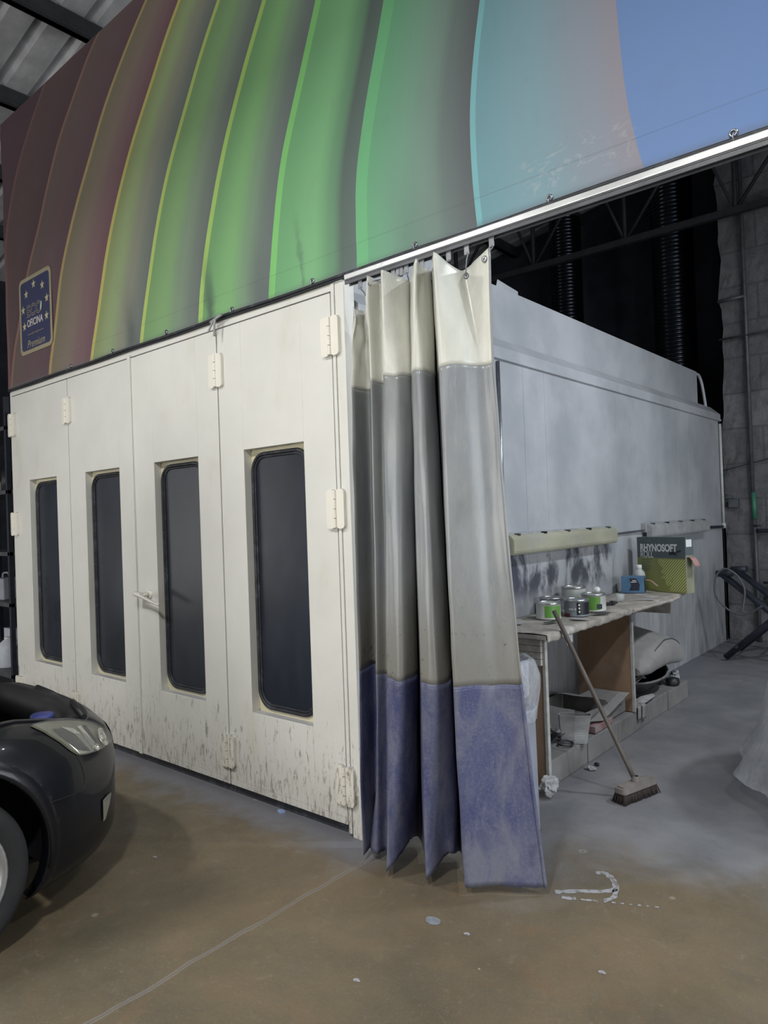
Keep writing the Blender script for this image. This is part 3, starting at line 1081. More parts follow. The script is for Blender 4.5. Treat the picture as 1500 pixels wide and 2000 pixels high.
text('lettering', 'ECO', 0.130, 'badge_cream', badge, bframe(.47, .46, .0022), offset=0.004, xs=1.0, space=1.08)
text('lettering', 'ECO', 0.130, 'navy', badge, bframe(.47, .46, .0034), offset=-0.001, xs=1.0, space=1.08)
text('lettering', 'OFICINA', 0.082, 'badge_pale', badge, bframe(.49, .615, .0022), offset=0.0012, xs=0.86, space=1.04)
text('lettering', 'Premium', 0.088, 'badge_cream', badge, bframe(.50, .885, .0022), shear=0.35)
bm = bmesh.new()
for u0, u1 in ((.26, .40), (.44, .54), (.58, .74)):
    x0, z0 = buv(u0, .755)
    x1, _ = buv(u1, .755)
    box(bm, (x0, yb - 0.003, z0 - 0.002), (x1, yb - 0.0015, z0 + 0.002))
for u in (.42, .56):
    x0, z0 = buv(u, .755)
    for k in range(4):
        a = k * PI / 2
        box(bm, (x0 + 0.009 * math.cos(a) - 0.003, yb - 0.003, z0 + 0.009 * math.sin(a) - 0.003), (x0 + 0.009 * math.cos(a) + 0.003, yb - 0.0015, z0 + 0.009 * math.sin(a) + 0.003))
part('divider_mark', bm, 'badge_cream', badge, world=True)
bm = bmesh.new()
cx, cz = buv(.70, .455)
poly(bm, [(cx + 0.014 * math.sin(t) * 0.9 + 0.008 * math.cos(t), yb - 0.0048, cz + 0.038 * math.cos(t)) for t in [2 * PI * k / 18 for k in range(18)]])
part('leaf_mark', bm, 'badge_leaf', badge, world=True)

# ------------------------------------------------------------ curtain rail
rail = thing('curtain_rail', 'long white aluminium curtain rail running under the lower edge of the banner', 'curtain rail', (0.06, -0.01, 2.78))
bm = bmesh.new()
box(bm, (0.05, -0.045, 2.775), (4.6, 0.01, 2.800), 0.004)
part('front_bar', bm, 'alu', rail, world=True)
bm = bmesh.new()
box(bm, (0.05, -0.040, 2.753), (4.6, -0.034, 2.770))
box(bm, (0.05, -0.008, 2.753), (4.6, -0.002, 2.770))
box(bm, (0.05, -0.040, 2.768), (4.6, -0.002, 2.774))
part('slider_channel', bm, 'steel_grey', rail, world=True)

# ------------------------------------------------------------ vinyl curtain
T_ = [(0.16, -0.1), (0.131, 0.02), (0.353, -0.215), (0.345, -0.12), (0.447, -0.225), (0.453, -0.13), (0.446, -0.03), (0.384, 0.04), (0.63, -0.225), (0.603, -0.15), (0.585, -0.06), (0.52, 0.04), (0.729, -0.23), (0.735, -0.11), (0.752, -0.03), (0.901, -0.085)]
S1_ = [(0.126, -0.1), (0.12, 0.04), (0.292, -0.15), (0.309, -0.08), (0.389, -0.17), (0.458, -0.15), (0.465, -0.06), (0.356, 0.07), (0.543, -0.16), (0.591, -0.15), (0.572, -0.05), (0.509, 0.07), (0.686, -0.16), (0.763, -0.11), (0.806, -0.04), (0.865, -0.03)]
S2_ = [(0.136, -0.13), (0.095, 0.04), (0.26, -0.14), (0.274, -0.08), (0.367, -0.19), (0.441, -0.18), (0.421, -0.06), (0.334, 0.08), (0.535, -0.17), (0.607, -0.16), (0.604, -0.05), (0.529, 0.08), (0.695, -0.15), (0.78, -0.07), (0.837, 0), (0.91, 0.03)]
B_ = [(0.157, -0.161), (0.099, -0.02), (0.2, -0.12), (0.212, -0.06), (0.344, -0.216), (0.362, -0.13), (0.332, 0.01), (0.278, 0.12), (0.526, -0.164), (0.544, -0.08), (0.565, 0.02), (0.516, 0.12), (0.694, -0.118), (0.776, -0.04), (0.876, 0.02), (0.963, 0.083)]
T_[0] = (0.15, -0.09)
ZT_, ZS1, ZS2, ZH = 2.68, 2.24, 0.885, 0.035
SHARP = {0, 2, 4, 8, 12, 15}


def cpath(L):
    out = []
    P = [Vector((a[0], a[1], 0)) for a in L]
    n = 7
    for i in range(len(P) - 1):
        b, c = P[i], P[i + 1]
        a = P[i - 1] if (i > 0) else b
        d = P[i + 2] if i + 2 < len(P) else c
        ta = (c - a) * 0.5
        tb = (d - b) * 0.5
        if i in SHARP:
            ta = (c - b) * 0.9 + Vector((0.02, -0.005, 0))
        if i + 1 in SHARP:
            tb = (c - b) * 0.9
        for k in range(n):
            t = k / n
            h00, h10, h01, h11 = 2 * t ** 3 - 3 * t * t + 1, t ** 3 - 2 * t * t + t, -2 * t ** 3 + 3 * t * t, t ** 3 - t * t
            out.append(b * h00 + ta * h10 + c * h01 + tb * h11)
    out.append(P[-1])
    return out


LT, L1, L2, LB = [cpath(L) for L in (T_, S1_, S2_, B_)]
NC = len(LT)


def curt_pt(k, z):
    if z >= ZS1:
        t = (z - ZS1) / (ZT_ - ZS1)
        p = L1[k].lerp(LT[k], t ** 1.15)
    elif z >= ZS2:
        t = (z - ZS2) / (ZS1 - ZS2)
        p = L2[k].lerp(L1[k], t)
    else:
        t = (ZS2 - z) / (ZS2 - ZH)
        p = L2[k].lerp(LB[k], t ** 1.1)
    wv = 0.006 * mnoise.noise(Vector((k * 0.22, z * 1.6, 2.0))) + 0.004 * mnoise.noise(Vector((k * 0.5, z * 4.0, 7.0)))
    x, y = p.x + wv * 0.5, p.y + wv
    zz = z
    u = k / 7.0
    # top edge sags between hooks, valleys hang from the hooks
    if z > ZS1:
        g = (z - ZS1) / (ZT_ - ZS1)
        sag = 0.0
        if 12 <= u <= 15:
            sag = -0.035 * math.sin((u - 12) / 3 * PI) ** 1.2 * g ** 2 + 0.010 * g * (1 if u > 14 else 0) * (u - 14)
        elif 4 < u < 7:
            sag = -0.02 * g * (u - 4) / 3
        elif u < 2:
            sag = -0.07 * g + 0.02 * mnoise.noise(Vector((k * 0.9, 3, 1))) * g
            y += 0.05 * g * mnoise.noise(Vector((k * 0.6, z * 6, 4)))
            x += 0.02 * g * mnoise.noise(Vector((k * 0.6, z * 7, 9)))
        zz += sag
    # hem kicks up and curls between the front creases
    if z < 0.35:
        g = (0.35 - z) / 0.32
        for a, b_, amp in ((4, 7, 0.085), (8, 11, 0.075), (0, 2, 0.02)):
            if a < u < b_:
                s = math.sin((u - a) / (b_ - a) * PI)
                zz += amp * g * s
                y += 0.035 * g * math.sin((u - a) / (b_ - a) * 2 * PI)
        zz += 0.006 * g * mnoise.noise(Vector((k * 0.7, 1, 3)))
    # seams wander a little
    zz += 0.018 * mnoise.noise(Vector((u * 0.9, 11, 0))) * (1 if z < ZT_ - 0.02 and z > 0.3 else 0)
    return (x, y, zz)


cur = thing('curtain', 'gathered vinyl strip curtain, white above, grey in the middle and dusty blue below', 'curtain', (0.5, -0.05, 0.0))
for nm, za, zb, n, mt in (('upper_panel', ZS1 - 0.012, ZT_, 22, 'cur_white'), ('middle_panel', ZS2 - 0.004, ZS1, 46, 'cur_grey'), ('lower_panel', ZH, ZS2, 36, 'cur_blue')):
    bm = bmesh.new()
    rows = []
    for i in range(n + 1):
        z = za + (zb - za) * i / n
        rows.append([curt_pt(k, z) for k in range(NC)])
    grid(bm, rows)
    o = part(nm, bm, mt, cur, world=True, recalc=False)
    solid(o, 0.003, 0 if nm != 'upper_panel' else 0.6)
# welded seam ribs + piping along the free edge
bm = bmesh.new()
for zz in (ZS1 + 0.010, ZS1 + 0.022, ZS1 + 0.034, ZT_ - 0.05):
    tube(bm, [Vector(curt_pt(k, zz)) + Vector((0, -0.0012, 0)) for k in range(NC)], 0.0012, 5)
part('stitched_seam', bm, 'cur_white', cur, world=True)
bm = bmesh.new()
for zz in (ZS2 - 0.010, ZS2 - 0.022, ZS2 - 0.034):
    tube(bm, [Vector(curt_pt(k, zz)) + Vector((0, -0.0012, 0)) for k in range(NC)], 0.0012, 5)
part('stitched_seam', bm, 'cur_blue', cur, world=True)
bm = bmesh.new()
tube(bm, [Vector(curt_pt(NC - 1, ZH + (ZS2 - ZH) * i / 30)) for i in range(31)], 0.007, 7)
part('edge_piping', bm, 'cur_blue', cur, world=True)
bm = bmesh.new()
tube(bm, [Vector(curt_pt(NC - 1, ZS2 + (ZT_ - ZS2) * i / 40)) for i in range(41)], 0.005, 7)
part('edge_piping', bm, 'cur_grey', cur, world=True)
# hooks
HK = [(.17, 7), (.30, 15), (.40, 25), (.44, 44), (.49, 48), (.56, 70), (.60, 76), (.70, 82), (.757, 98), (.893, 104)]
for hx, kk in HK:
    bm = bmesh.new()
    kp = Vector(curt_pt(min(kk, NC - 1), ZT_ - 0.03))
    hx = kp.x
    box(bm, (hx - 0.012, -0.028, 2.715), (hx + 0.012, -0.022, 2.765), 0.002)
    tube(bm, cr([(hx, -0.025, 2.725), (hx + 0.008, -0.03, 2.71), (hx, kp.y * 0.5 - 0.012, 2.69), kp + Vector((0, -0.006, -0.0)), kp + Vector((0, 0.008, -0.008)), kp + Vector((0, 0.006, 0.015))], 4), 0.0028, 6)
    part('hook', bm, 'hooksteel', cur, world=True)
for kk in (98, 104):
    bm = bmesh.new()
    kp = Vector(curt_pt(min(kk, NC - 1), ZT_ - 0.03))
    kp.x -= 0.006 if kk == 104 else 0
    lathe(bm, [(0.006, -0.004), (0.012, -0.005), (0.014, -0.002), (0.014, 0.003)], (0, 0, 0), 14, 'Y')
    bmesh.ops.translate(bm, verts=bm.verts, vec=kp + Vector((0, -0.004, -0.004)))
    part('eyelet', bm, 'galv', cur, world=True)

# ------------------------------------------------------------ wall lamps
for k, (y0, y1, lab) in enumerate(((1.40, 3.09, 'dusty unlit strip lamp with a yellowed cover, above the paint tins'),
                                   (3.86, 5.62, 'dusty grey unlit strip lamp further along the booth wall, past the tall carton'))):
    L = y1 - y0
    t = thing('strip_lamp', lab, 'lamp', (0.0, y0, 1.33), group=None)
    b = bmesh.new()
    box(b, (0.0, 0.0, 0.055), (0.05, L, 0.14), 0.006)
    part('housing', b, 'lampbody', t)
    b = bmesh.new()
    prof = [(0.045, 0.002), (0.085, 0.0), (0.10, 0.02), (0.10, 0.10), (0.075, 0.128), (0.045, 0.132)]
    prism(b, [(p[0], 0.006, p[1]) for p in prof], (0, L - 0.012, 0))
    bmesh.ops.bevel(b, geom=list(b.edges), offset=0.005, segments=2, affect='EDGES')
    part('diffuser', b, 'lampdiff' if k == 0 else 'lampbody', t)
    for j in range(5):
        yy = 0.12 + j * (L - 0.24) / 4
        b = bmesh.new()
        box(b, (0.02, yy - 0.012, 0.125), (0.085, yy + 0.012, 0.139), 0.002)
        part('clip', b, 'carblack' if j % 2 else 'steel_grey', t)
b = bmesh.new()
tube(b, cr([(0.03, 3.09, 1.40), (0.02, 3.2, 1.398), (0.02, 3.6, 1.402), (0.03, 3.86, 1.405)], 5), 0.008, 8)
o = mesh('lamp_cable', b, 'steel_grey', origin=(0.02, 3.09, 1.4))
tag(o, 'thin grey cable joining the two strip lamps on the booth wall', 'cable')
b = bmesh.new()
tube(b, [(0.016, 5.64, 1.37), (0.016, 6.3, 1.36), (0.016, 6.52, 1.36)], 0.016, 8)
o = mesh('wall_pipe', b, 'dark_metal', origin=(0.016, 5.64, 1.37))
tag(o, 'short dark pipe from the far strip lamp to the booth corner', 'pipe')

# ------------------------------------------------------------ concrete ledge and workbench
b = bmesh.new()
yy = 1.145
while yy < 3.55:
    y2 = min(yy + 0.52 + random.uniform(-.04, .04), 3.60)
    if 3.60 - y2 < 0.2:
        y2 = 3.60
    box(b, (0.002, yy + 0.002, 0), (0.44 + random.uniform(-.006, .006), y2 - 0.002, 0.148 + random.uniform(-.004, .004)), 0.008)
    yy = y2
o = mesh('concrete_ledge', b, 'concrete', origin=(0.22, 2.2, 0))
tag(o, 'low dusty concrete ledge on the floor under the workbench', 'ledge')

BT = 0.90
bench = thing('workbench', 'makeshift dusty wooden workbench against the grey booth wall, littered with tins', 'workbench', (0.25, 1.1, 0))
b = bmesh.new()
box(b, (0.008, 1.05, BT - 0.025), (0.49, 3.47, BT), 0.004)
part('bench_top', b, 'dusty_wood', bench, world=True)
# crumpled covering sheet hanging over the front edge
b = bmesh.new()
rows = []
for i in range(90):
    y = 1.052 + (3.30 - 1.052) * i / 89
    r = []
    hang = 0.04 + 0.012 * mnoise.noise(Vector((y * 3, 0, 0))) + 0.008 * mnoise.noise(Vector((y * 14, 0, 0)))
    if y > 2.5:
        hang *= 0.9
    for j in range(18):
        s = j / 17
        if s < 0.7:
            x = 0.02 + s / 0.7 * 0.475
            z = BT + 0.004 + 0.004 * (mnoise.noise(Vector((x * 16, y * 12, 0))) + 1) * (0.6 + 0.6 * s)
        else:
            q = (s - 0.7) / 0.3
            x = 0.495 + 0.008 * math.sin(q * 2.4) + 0.006 * mnoise.noise(Vector((y * 12, q * 3, 4)))
            z = BT + 0.006 - hang * q
        r.append((x, y, z))
    rows.append(r)
grid(b, rows)
o = part('masking_paper', b, 'dusty_wood', bench, world=True, recalc=False)
solid(o, 0.002)
o['label'] = 'crumpled dusty paper covering'
b = bmesh.new()
tube(b, [(0.508 + 0.012 * mnoise.noise(Vector((y * 9, 1, 0))), y, BT - 0.012 + 0.014 * mnoise.noise(Vector((y * 7, 3, 0))) - 0.012 * (y - 2.3)) for y in [2.30 + 0.95 * k / 40 for k in range(41)]],
     [0.012 + 0.008 * abs(mnoise.noise(Vector((k * 0.5, 0, 0)))) for k in range(41)], 9)
part('rolled_paper_edge', b, 'paper', bench, world=True)
b = bmesh.new()
prism(b, [(0.50, 1.28, BT - 0.03), (0.50, 1.36, BT - 0.035), (0.505, 1.355, BT - 0.085), (0.51, 1.335, BT - 0.07), (0.505, 1.315, BT - 0.10), (0.50, 1.29, BT - 0.09), (0.50, 1.27, BT - 0.06)], (0.004, 0, 0))
part('torn_paper_flap', b, 'greypaper', bench, world=True)
# near side panel with planked apron
b = bmesh.new()
box(b, (0.01, 1.105, 0.0), (0.435, 1.123, BT - 0.026), 0.001)
part('side_panel', b, 'mdf', bench, world=True)
b = bmesh.new()
box(b, (0.436, 1.10, 0.0), (0.456, 1.13, BT - 0.03), 0.002)
part('edge_strip', b, 'edge', bench, world=True)
b = bmesh.new()
for k in range(4):
    box(b, (0.0, 1.078, BT - 0.03 - 0.038 * (k + 1) + 0.002), (0.44, 1.10, BT - 0.03 - 0.038 * k), 0.003)
part('planked_apron', b, 'dusty_wood', bench, world=True)
# middle divider
b = bmesh.new()
box(b, (0.03, 2.415, 0.15), (0.432, 2.433, BT - 0.026), 0.001)
part('divider_panel', b, 'mdf', bench, world=True)
b = bmesh.new()
box(b, (0.433, 2.41, 0.15), (0.452, 2.44, BT - 0.03), 0.002)
part('edge_strip', b, 'edge', bench, world=True)
b = bmesh.new()
box(b, (0.001, 3.38, BT - 0.17), (0.40, 3.40, BT - 0.026), 0.002)
box(b, (0.001, 3.20, BT - 0.06), (0.05, 3.40, BT - 0.026), 0.002)
part('far_bracket', b, 'dusty_wood', bench, world=True)

# ------------------------------------------------------------ paint tins
CB = BT + 0.0125


def can(loc, r, h, label, body, wrap, wmat, a0, a1, lid=True, rz=0):
    t = thing('paint_tin', label, 'tin', (loc[0], loc[1], CB), rz, 'opened paint tins on the workbench')
    b = bmesh.new()
    prof = [(0, 0.0), (r - 0.004, 0.0), (r, 0.003), (r, 0.006), (r - 0.002, 0.009), (r - 0.002, h - 0.012), (r + 0.001, h - 0.008), (r + 0.001, h - 0.003), (r - 0.003, h), (r - 0.012, h), (r - 0.013, h - 0.006)]
    if lid:
        prof += [(r - 0.014, h - 0.004), (r - 0.030, h - 0.008), (0, h - 0.008)]
    else:
        prof += [(r - 0.014, 0.02), (0, 0.02)]
    lathe(b, prof, n=36)
    part('tin_body', b, body, t)
    b = bmesh.new()
    lathe(b, [(r - 0.0012, 0.013), (r - 0.0012, h - 0.016)], n=14, a0=a0, a1=a1)
    part('printed_label', b, wmat, t)
    b = bmesh.new()
    lathe(b, [(r - 0.013, h - 0.004), (r - 0.012, h + 0.001), (r - 0.004, h + 0.0025), (r + 0.0015, h - 0.001), (r + 0.0015, h - 0.009), (r - 0.001, h - 0.011)], n=36)
    part('rim', b, 'tin', t)
    return t


A = -0.95   # direction of camera from the bench in local angle (towards -y,+x)
tn = can((0.225, 1.60), 0.080, 0.105, 'nearest paint tin, white with a bright green label, at the front left of the bench', 'canwhite', None, 'cangreen', A - 0.45, A + 1.1)
can((0.115, 1.86), 0.080, 0.105, 'grey-sided paint tin behind the front green and white one', 'cangrey', None, 'canwhite', A - 0.8, A + 0.6)
t3 = can((0.325, 1.80), 0.082, 0.110, 'grey paint tin with a black label carrying three small white symbols', 'cangrey', None, 'canblack', A - 0.15, A + 1.35)
can((0.135, 2.16), 0.086, 0.150, 'tallest plain pale tin at the back, against the booth wall', 'canwhite', None, 'canwhite', A - 1.2, A + 1.3)
t5 = can((0.325, 2.07), 0.084, 0.118, 'white paint tin with a green band, furthest to the right of the tins', 'canwhite', None, 'cangreen', A - 1.0, A + 0.35)
for dz in (0.078, 0.056, 0.034):
    b = bmesh.new()
    a = A + 0.05
    p = Vector((0.083 * math.cos(a), 0.083 * math.sin(a), dz))
    tx = Vector((-math.sin(a), math.cos(a), 0))
    uz = Vector((0, 0, 1))
    poly(b, [p + uz * 0.008, p + tx * 0.007, p - uz * 0.008, p - tx * 0.007])
    part('white_symbol', b, 'white', t3)
b = bmesh.new()
for k in range(8):
    a = A - 0.75 + k * 0.075
    p = Vector((0.0835 * math.cos(a), 0.0835 * math.sin(a), 0.050))
    tx = Vector((-math.sin(a), math.cos(a), 0))
    uz = Vector((0, 0, 1))
    if k != 5:
        poly(b, [p + uz * 0.006 - tx * 0.002, p + uz * 0.006 + tx * 0.002, p - uz * 0.006 + tx * 0.002, p - uz * 0.006 - tx * 0.002])
part('label_lettering', b, 'white', t3)
b = bmesh.new()
lathe(b, [(0.0848, 0.020), (0.0848, 0.052)], n=8, a0=A + 0.05, a1=A + 0.5)
part('dark_splash', b, 'bluedark', t5)
b = bmesh.new()
lathe(b, [(0.084, 0.001), (0.085, 0.012), (0.0835, 0.022)], n=8, a0=A - 1.3, a1=A - 0.7)
part('red_paint_run', b, 'darkred', t3)
# wad of tissue on the last tin
b = bmesh.new()
bmesh.ops.create_icosphere(b, subdivisions=3, radius=0.022)
for v in b.verts:
    v.co += v.co.normalized() * 0.006 * mnoise.noise(v.co * 60)
    v.co.z *= 0.9
o = mesh('tissue_wad', b, 'white', smooth=True)
o.location = (0.335, 2.115, CB + 0.118 + 0.022)
tag(o, 'small white wad of tissue resting on the rim of the green banded tin', 'tissue')

# small things between tins and carton
b = bmesh.new()
box(b, (-0.06, -0.012, 0), (0.03, 0.012, 0.022), 0.005)
box(b, (0.03, -0.017, 0), (0.06, 0.017, 0.028), 0.006)
tube(b, [(0.06, 0, 0.014), (0.085, 0.0, 0.012)], 0.007, 8)
o = mesh('spray_nozzle', b, 'blackplastic')
o.location = (0.30, 2.36, CB)
o.rotation_euler = (0, 0, 1.1)
tag(o, 'small black plastic nozzle lying on the bench right of the tins', 'nozzle')
b = bmesh.new()
lathe(b, [(0, 0), (0.026, 0), (0.033, 0.055), (0.030, 0.055), (0.024, 0.004), (0, 0.004)], n=22)
o = mesh('plastic_cup', b, film('clear_cup_plastic', (200, 205, 205), 0.35, 0.2, 0.1))
o.location = (0.29, 2.62, CB)
tag(o, 'small clear plastic cup standing behind the black nozzle', 'cup')
for i, (x, y, r) in enumerate(((0.15, 1.28, 0.4), (0.33, 1.42, 1.2), (0.42, 1.62, 0.2), (0.44, 1.9, 0.8), (0.42, 2.75, 0.3))):
    b = bmesh.new()
    pts = []
    for k in range(7):
        a = 2 * PI * k / 7
        rr = 0.05 * random.uniform(0.55, 1.2)
        pts.append((rr * 1.6 * math.cos(a), rr * 0.6 * math.sin(a), 0.004 + 0.006 * random.random()))
    prism(b, pts, (0, 0, 0.0015))
    o = mesh('paper_scrap', b, 'greypaper' if i % 2 == 0 else 'bluedark')
    o.location = (x, y, CB + 0.001)
    o.rotation_euler = (0, 0, r)
    tag(o, ['pale torn scrap at the near end of the workbench', 'dark torn strip just in front of the green labelled tin', 'pale scrap at the bench edge below the black labelled tin',
            'dark scrap at the bench edge beside the red paint run', 'pale scrap on the bench near the blue carton'][i], 'scrap')

# tall abrasive roll carton
t = thing('abrasive_roll_carton', 'tall grey and green carton printed RHYNOSOFT ROLL standing at the far bench end', 'carton', (0.545, 3.345, BT + 0.003))
ux = Vector((-0.448, 0.154, 0)).normalized()      # along the front face towards the wall
uy = Vector((ux.y, -ux.x, 0)) * -1                # away from camera
if uy.dot(Vector((0, 1, 0))) < 0:
    uy = -uy
W, H, DP = 0.475, 0.455, 0.10


def cp(a, b_, c):
    return ux * a + uy * b_ + Vector((0, 0, c))


b = bmesh.new()
vs = [cp(a, d, c) for c in (0, H) for a, d in ((0, 0), (W, 0), (W, DP), (0, DP))]
bv = [b.verts.new(v) for v in vs]
for q, mi in (((0, 1, 2, 3), 0), ((4, 7, 6, 5), 0), ((0, 4, 5, 1), 1), ((1, 5, 6, 2), 0), ((2, 6, 7, 3), 0), ((3, 7, 4, 0), 0)):
    f = b.faces.new([bv[k] for k in q])
part('carton_body', b, ['boxside', 'boxgreen'], t)
SP = 0.62   # split height of green/grey print
b = bmesh.new()
poly(b, [cp(0, -0.001, H * SP), cp(W, -0.001, H * SP), cp(W, -0.001, H), cp(0, -0.001, H)])
poly(b, [cp(0, 0, H + 0.001), cp(W, 0, H + 0.001), cp(W, DP, H + 0.001), cp(0, DP, H + 0.001)])
poly(b, [cp(-0.001, 0, H * 0.68), cp(-0.001, 0, H), cp(-0.001, DP, H), cp(-0.001, DP, H * 0.68)])
part('grey_print', b, 'boxgrey', t)
b = bmesh.new()
poly(b, [cp(0, -0.001, 0), cp(W, -0.001, 0), cp(W, -0.001, H * SP), cp(0, -0.001, H * SP)])
part('green_print', b, 'boxgreen', t)


def stripes():
    m = NT('diagonal_stripe_print')
    x = m.xyz(False)
    # object space: distance along the face u and height z
    u = m.math('ADD', m.math('MULTIPLY', x[0], ux.x), m.math('MULTIPLY', x[1], ux.y))
    d = m.math('SUBTRACT', m.math('MULTIPLY', x[2], 42), m.math('MULTIPLY', u, -42))
    f = m.math('FRACT', d)
    m.color(m.mix(m.ramp(f, 0.40, 0.52), srgb(110, 120, 52), srgb(190, 194, 130)))
    m.b.inputs['Roughness'].default_value = 0.55
    return m.m


MT['stripe'] = stripes()
b = bmesh.new()
poly(b, [cp(a * W, -0.002, c * H) for a, c in ((0, 0.02), (0.30, 0.02), (0.36, 0.10), (0.42, 0.16), (0.40, 0.22), (0.50, 0.26), (0.42, 0.32), (0.52, 0.37), (0.46, 0.44), (0.54, 0.50), (0.56, 0.60), (0, 0.60))])
part('striped_print', b, 'stripe', t)
b = bmesh.new()   # curved dark shape sweeping across the print
pts = []
for k in range(11):
    s = k / 10
    pts.append(cp(W * (0.24 + 0.28 * s), -0.003, H * (0.30 - 0.18 * math.sin(s * PI * 0.9) - 0.06 * s)))
for k in range(11):
    s = 1 - k / 10
    pts.append(cp(W * (0.24 + 0.28 * s), -0.003, H * (0.30 - 0.18 * math.sin(s * PI * 0.9) - 0.06 * s - 0.05 * math.sin(s * PI))))
poly(b, pts)
part('dark_green_print', b, 'boxgreen', t)
b = bmesh.new()
for (a0, c0, a1, c1, wd) in ((0.08, 0.76, 0.32, 0.69, 0.035), (0.16, 0.68, 0.30, 0.73, 0.03), (0.26, 0.74, 0.22, 0.66, 0.02)):
    p0, p1 = cp(W * a0, -0.002, H * c0), cp(W * a1, -0.002, H * c1)
    poly(b, [p0 + Vector((0, 0, wd * H / 2)), p1 + Vector((0, 0, wd * H)), p1 - Vector((0, 0, wd * H * 0.6)), p0 - Vector((0, 0, wd * H / 2))])
part('dark_smear', b, 'bluedark', t)
b = bmesh.new()
for k in range(6):
    c = SP - 0.045 - k * 0.04
    poly(b, [cp(W * 0.91, -0.003, H * c), cp(W * (0.70 + 0.02 * (k % 3)), -0.003, H * c), cp(W * (0.70 + 0.02 * (k % 3)), -0.003, H * (c + 0.012)), cp(W * 0.91, -0.003, H * (c + 0.012))])
part('small_print', b, 'boxgrey', t)
b = bmesh.new()
poly(b, [cp(-0.002, DP * 0.1, H * 0.83), cp(-0.002, DP * 0.1, H * 0.96), cp(-0.002, DP * 0.8, H * 0.96), cp(-0.002, DP * 0.8, H * 0.83)])
part('side_sticker', b, 'white', t)
text('lettering', 'RHYNOSOFT', 0.084, 'white', t, frame(cp(W * 0.93, -0.003, H * 0.80), -ux, (0, 0, 1)), offset=0.003, align='LEFT', xs=0.74)
text('lettering', 'ROLL', 0.078, 'white', t, frame(cp(W * 0.93, -0.003, H * 0.675), -ux, (0, 0, 1)), align='LEFT', xs=0.72)
text('lettering', 'INDASA', 0.036, 'boxfaint', t, frame(cp(W * 0.96, -0.003, H * 0.93), -ux, (0, 0, 1)), align='LEFT')
b = bmesh.new()
rows = []
for i in range(9):
    s = i / 8
    rows.append([cp(-0.001 - 0.075 * s, DP * (0.15 + 0.7 * j / 4), H * 0.64 + 0.01 * math.sin(s * PI) - 0.07 * s * s) for j in range(5)])
grid(b, rows)
o = part('abrasive_tongue', b, 'abrasive', t, recalc=False)
solid(o, 0.002)

# small blue carton and bottle
t = thing('blue_carton', 'small blue opened carton in front of the tall green carton', 'carton', (0.16, 3.22, CB), 0.25)
b = bmesh.new()
box(b, (-0.09, -0.05, 0), (0.09, 0.05, 0.135), 0.002)
part('carton_body', b, 'blue', t)
b = bmesh.new()
poly(b, [(-0.03, -0.0515, 0.02), (0.05, -0.0515, 0.02), (0.055, -0.0515, 0.07), (0.03, -0.0515, 0.12), (-0.025, -0.0515, 0.12), (-0.01, -0.0515, 0.06)])
poly(b, [(0.0915, -0.04, 0.005), (0.0915, 0.04, 0.005), (0.0915, 0.04, 0.10), (0.0915, -0.02, 0.13), (0.0915, -0.045, 0.11)])
part('dark_print', b, 'bluedark', t)
b = bmesh.new()
poly(b, [(-0.012, -0.053, 0.085), (0.032, -0.053, 0.088), (0.032, -0.053, 0.094), (-0.012, -0.053, 0.091)])
poly(b, [(-0.002, -0.053, 0.098), (0.028, -0.053, 0.10), (0.028, -0.053, 0.106), (-0.002, -0.053, 0.104)])
part('white_print', b, 'white', t)
b = bmesh.new()
rows = [[(0.09 + 0.10 * s, -0.03 + 0.05 * j / 3, 0.10 + 0.015 * math.sin(s * 4) - 0.035 * s) for j in range(4)] for s in [i / 8 for i in range(9)]]
grid(b, rows)
o = part('abrasive_strip', b, 'abrasive', t, recalc=False)
solid(o, 0.003)
t = thing('pale_bottle', 'pale plastic bottle with white cap behind the small blue carton', 'bottle', (0.14, 3.40, CB))
b = bmesh.new()
lathe(b, [(0, 0), (0.048, 0), (0.052, 0.006), (0.052, 0.13), (0.046, 0.155), (0.026, 0.178), (0.022, 0.185), (0, 0.185)], n=24)
part('bottle_body', b, 'palebottle', t)
b = bmesh.new()
lathe(b, [(0.024, 0.183), (0.026, 0.185), (0.026, 0.212), (0.022, 0.215), (0, 0.215)], n=20)
part('cap', b, 'white', t)

# ------------------------------------------------------------ broom
t = thing('broom', 'dusty push broom leaning against the bench edge with its head on the floor', 'broom', (0.88, 1.295, 0), math.radians(74))
b = bmesh.new()
pts = rrect(-0.145, 0.145, -0.038, 0.038, 0.022, 5)
prism(b, [(p[0], p[1], 0.055) for p in pts], (0, 0, 0.028))
pts = rrect(-0.13, 0.13, -0.028, 0.028, 0.018, 5)
prism(b, [(p[0], p[1], 0.083) for p in pts], (0, 0, 0.008))
lathe(b, [(0.024, 0.085), (0.020, 0.115), (0.017, 0.12)], n=14)
part('broom_head', b, 'broomhead', t)
b = bmesh.new()
for i in range(34):
    for j in range(7):
        x = -0.135 + 0.27 * i / 33
        y = -0.030 + 0.06 * j / 6
        sp = 1.12
        tube(b, [(x, y, 0.056), (x * sp + random.uniform(-.004, .004), y * 1.35 + random.uniform(-.004, .004), 0.003)], [0.0042, 0.0034], 5)
part('bristles', b, 'bristle', t)
b = bmesh.new()
inv = Matrix.Rotation(-math.radians(74), 4, 'Z')
p0, p1 = Vector((0.88, 1.295, 0.088)), Vector((0.512, 1.215, 0.925))
d = (p1 - p0)
loc = Vector((0.88, 1.295, 0))
tube(b, [inv @ (p0 + d * s - loc) for s in (0, 0.1, 0.4, 0.8, 1.12)], [0.013, 0.0125, 0.0125, 0.013, 0.0135], 12)
part('broom_handle', b, 'wood_handle', t)

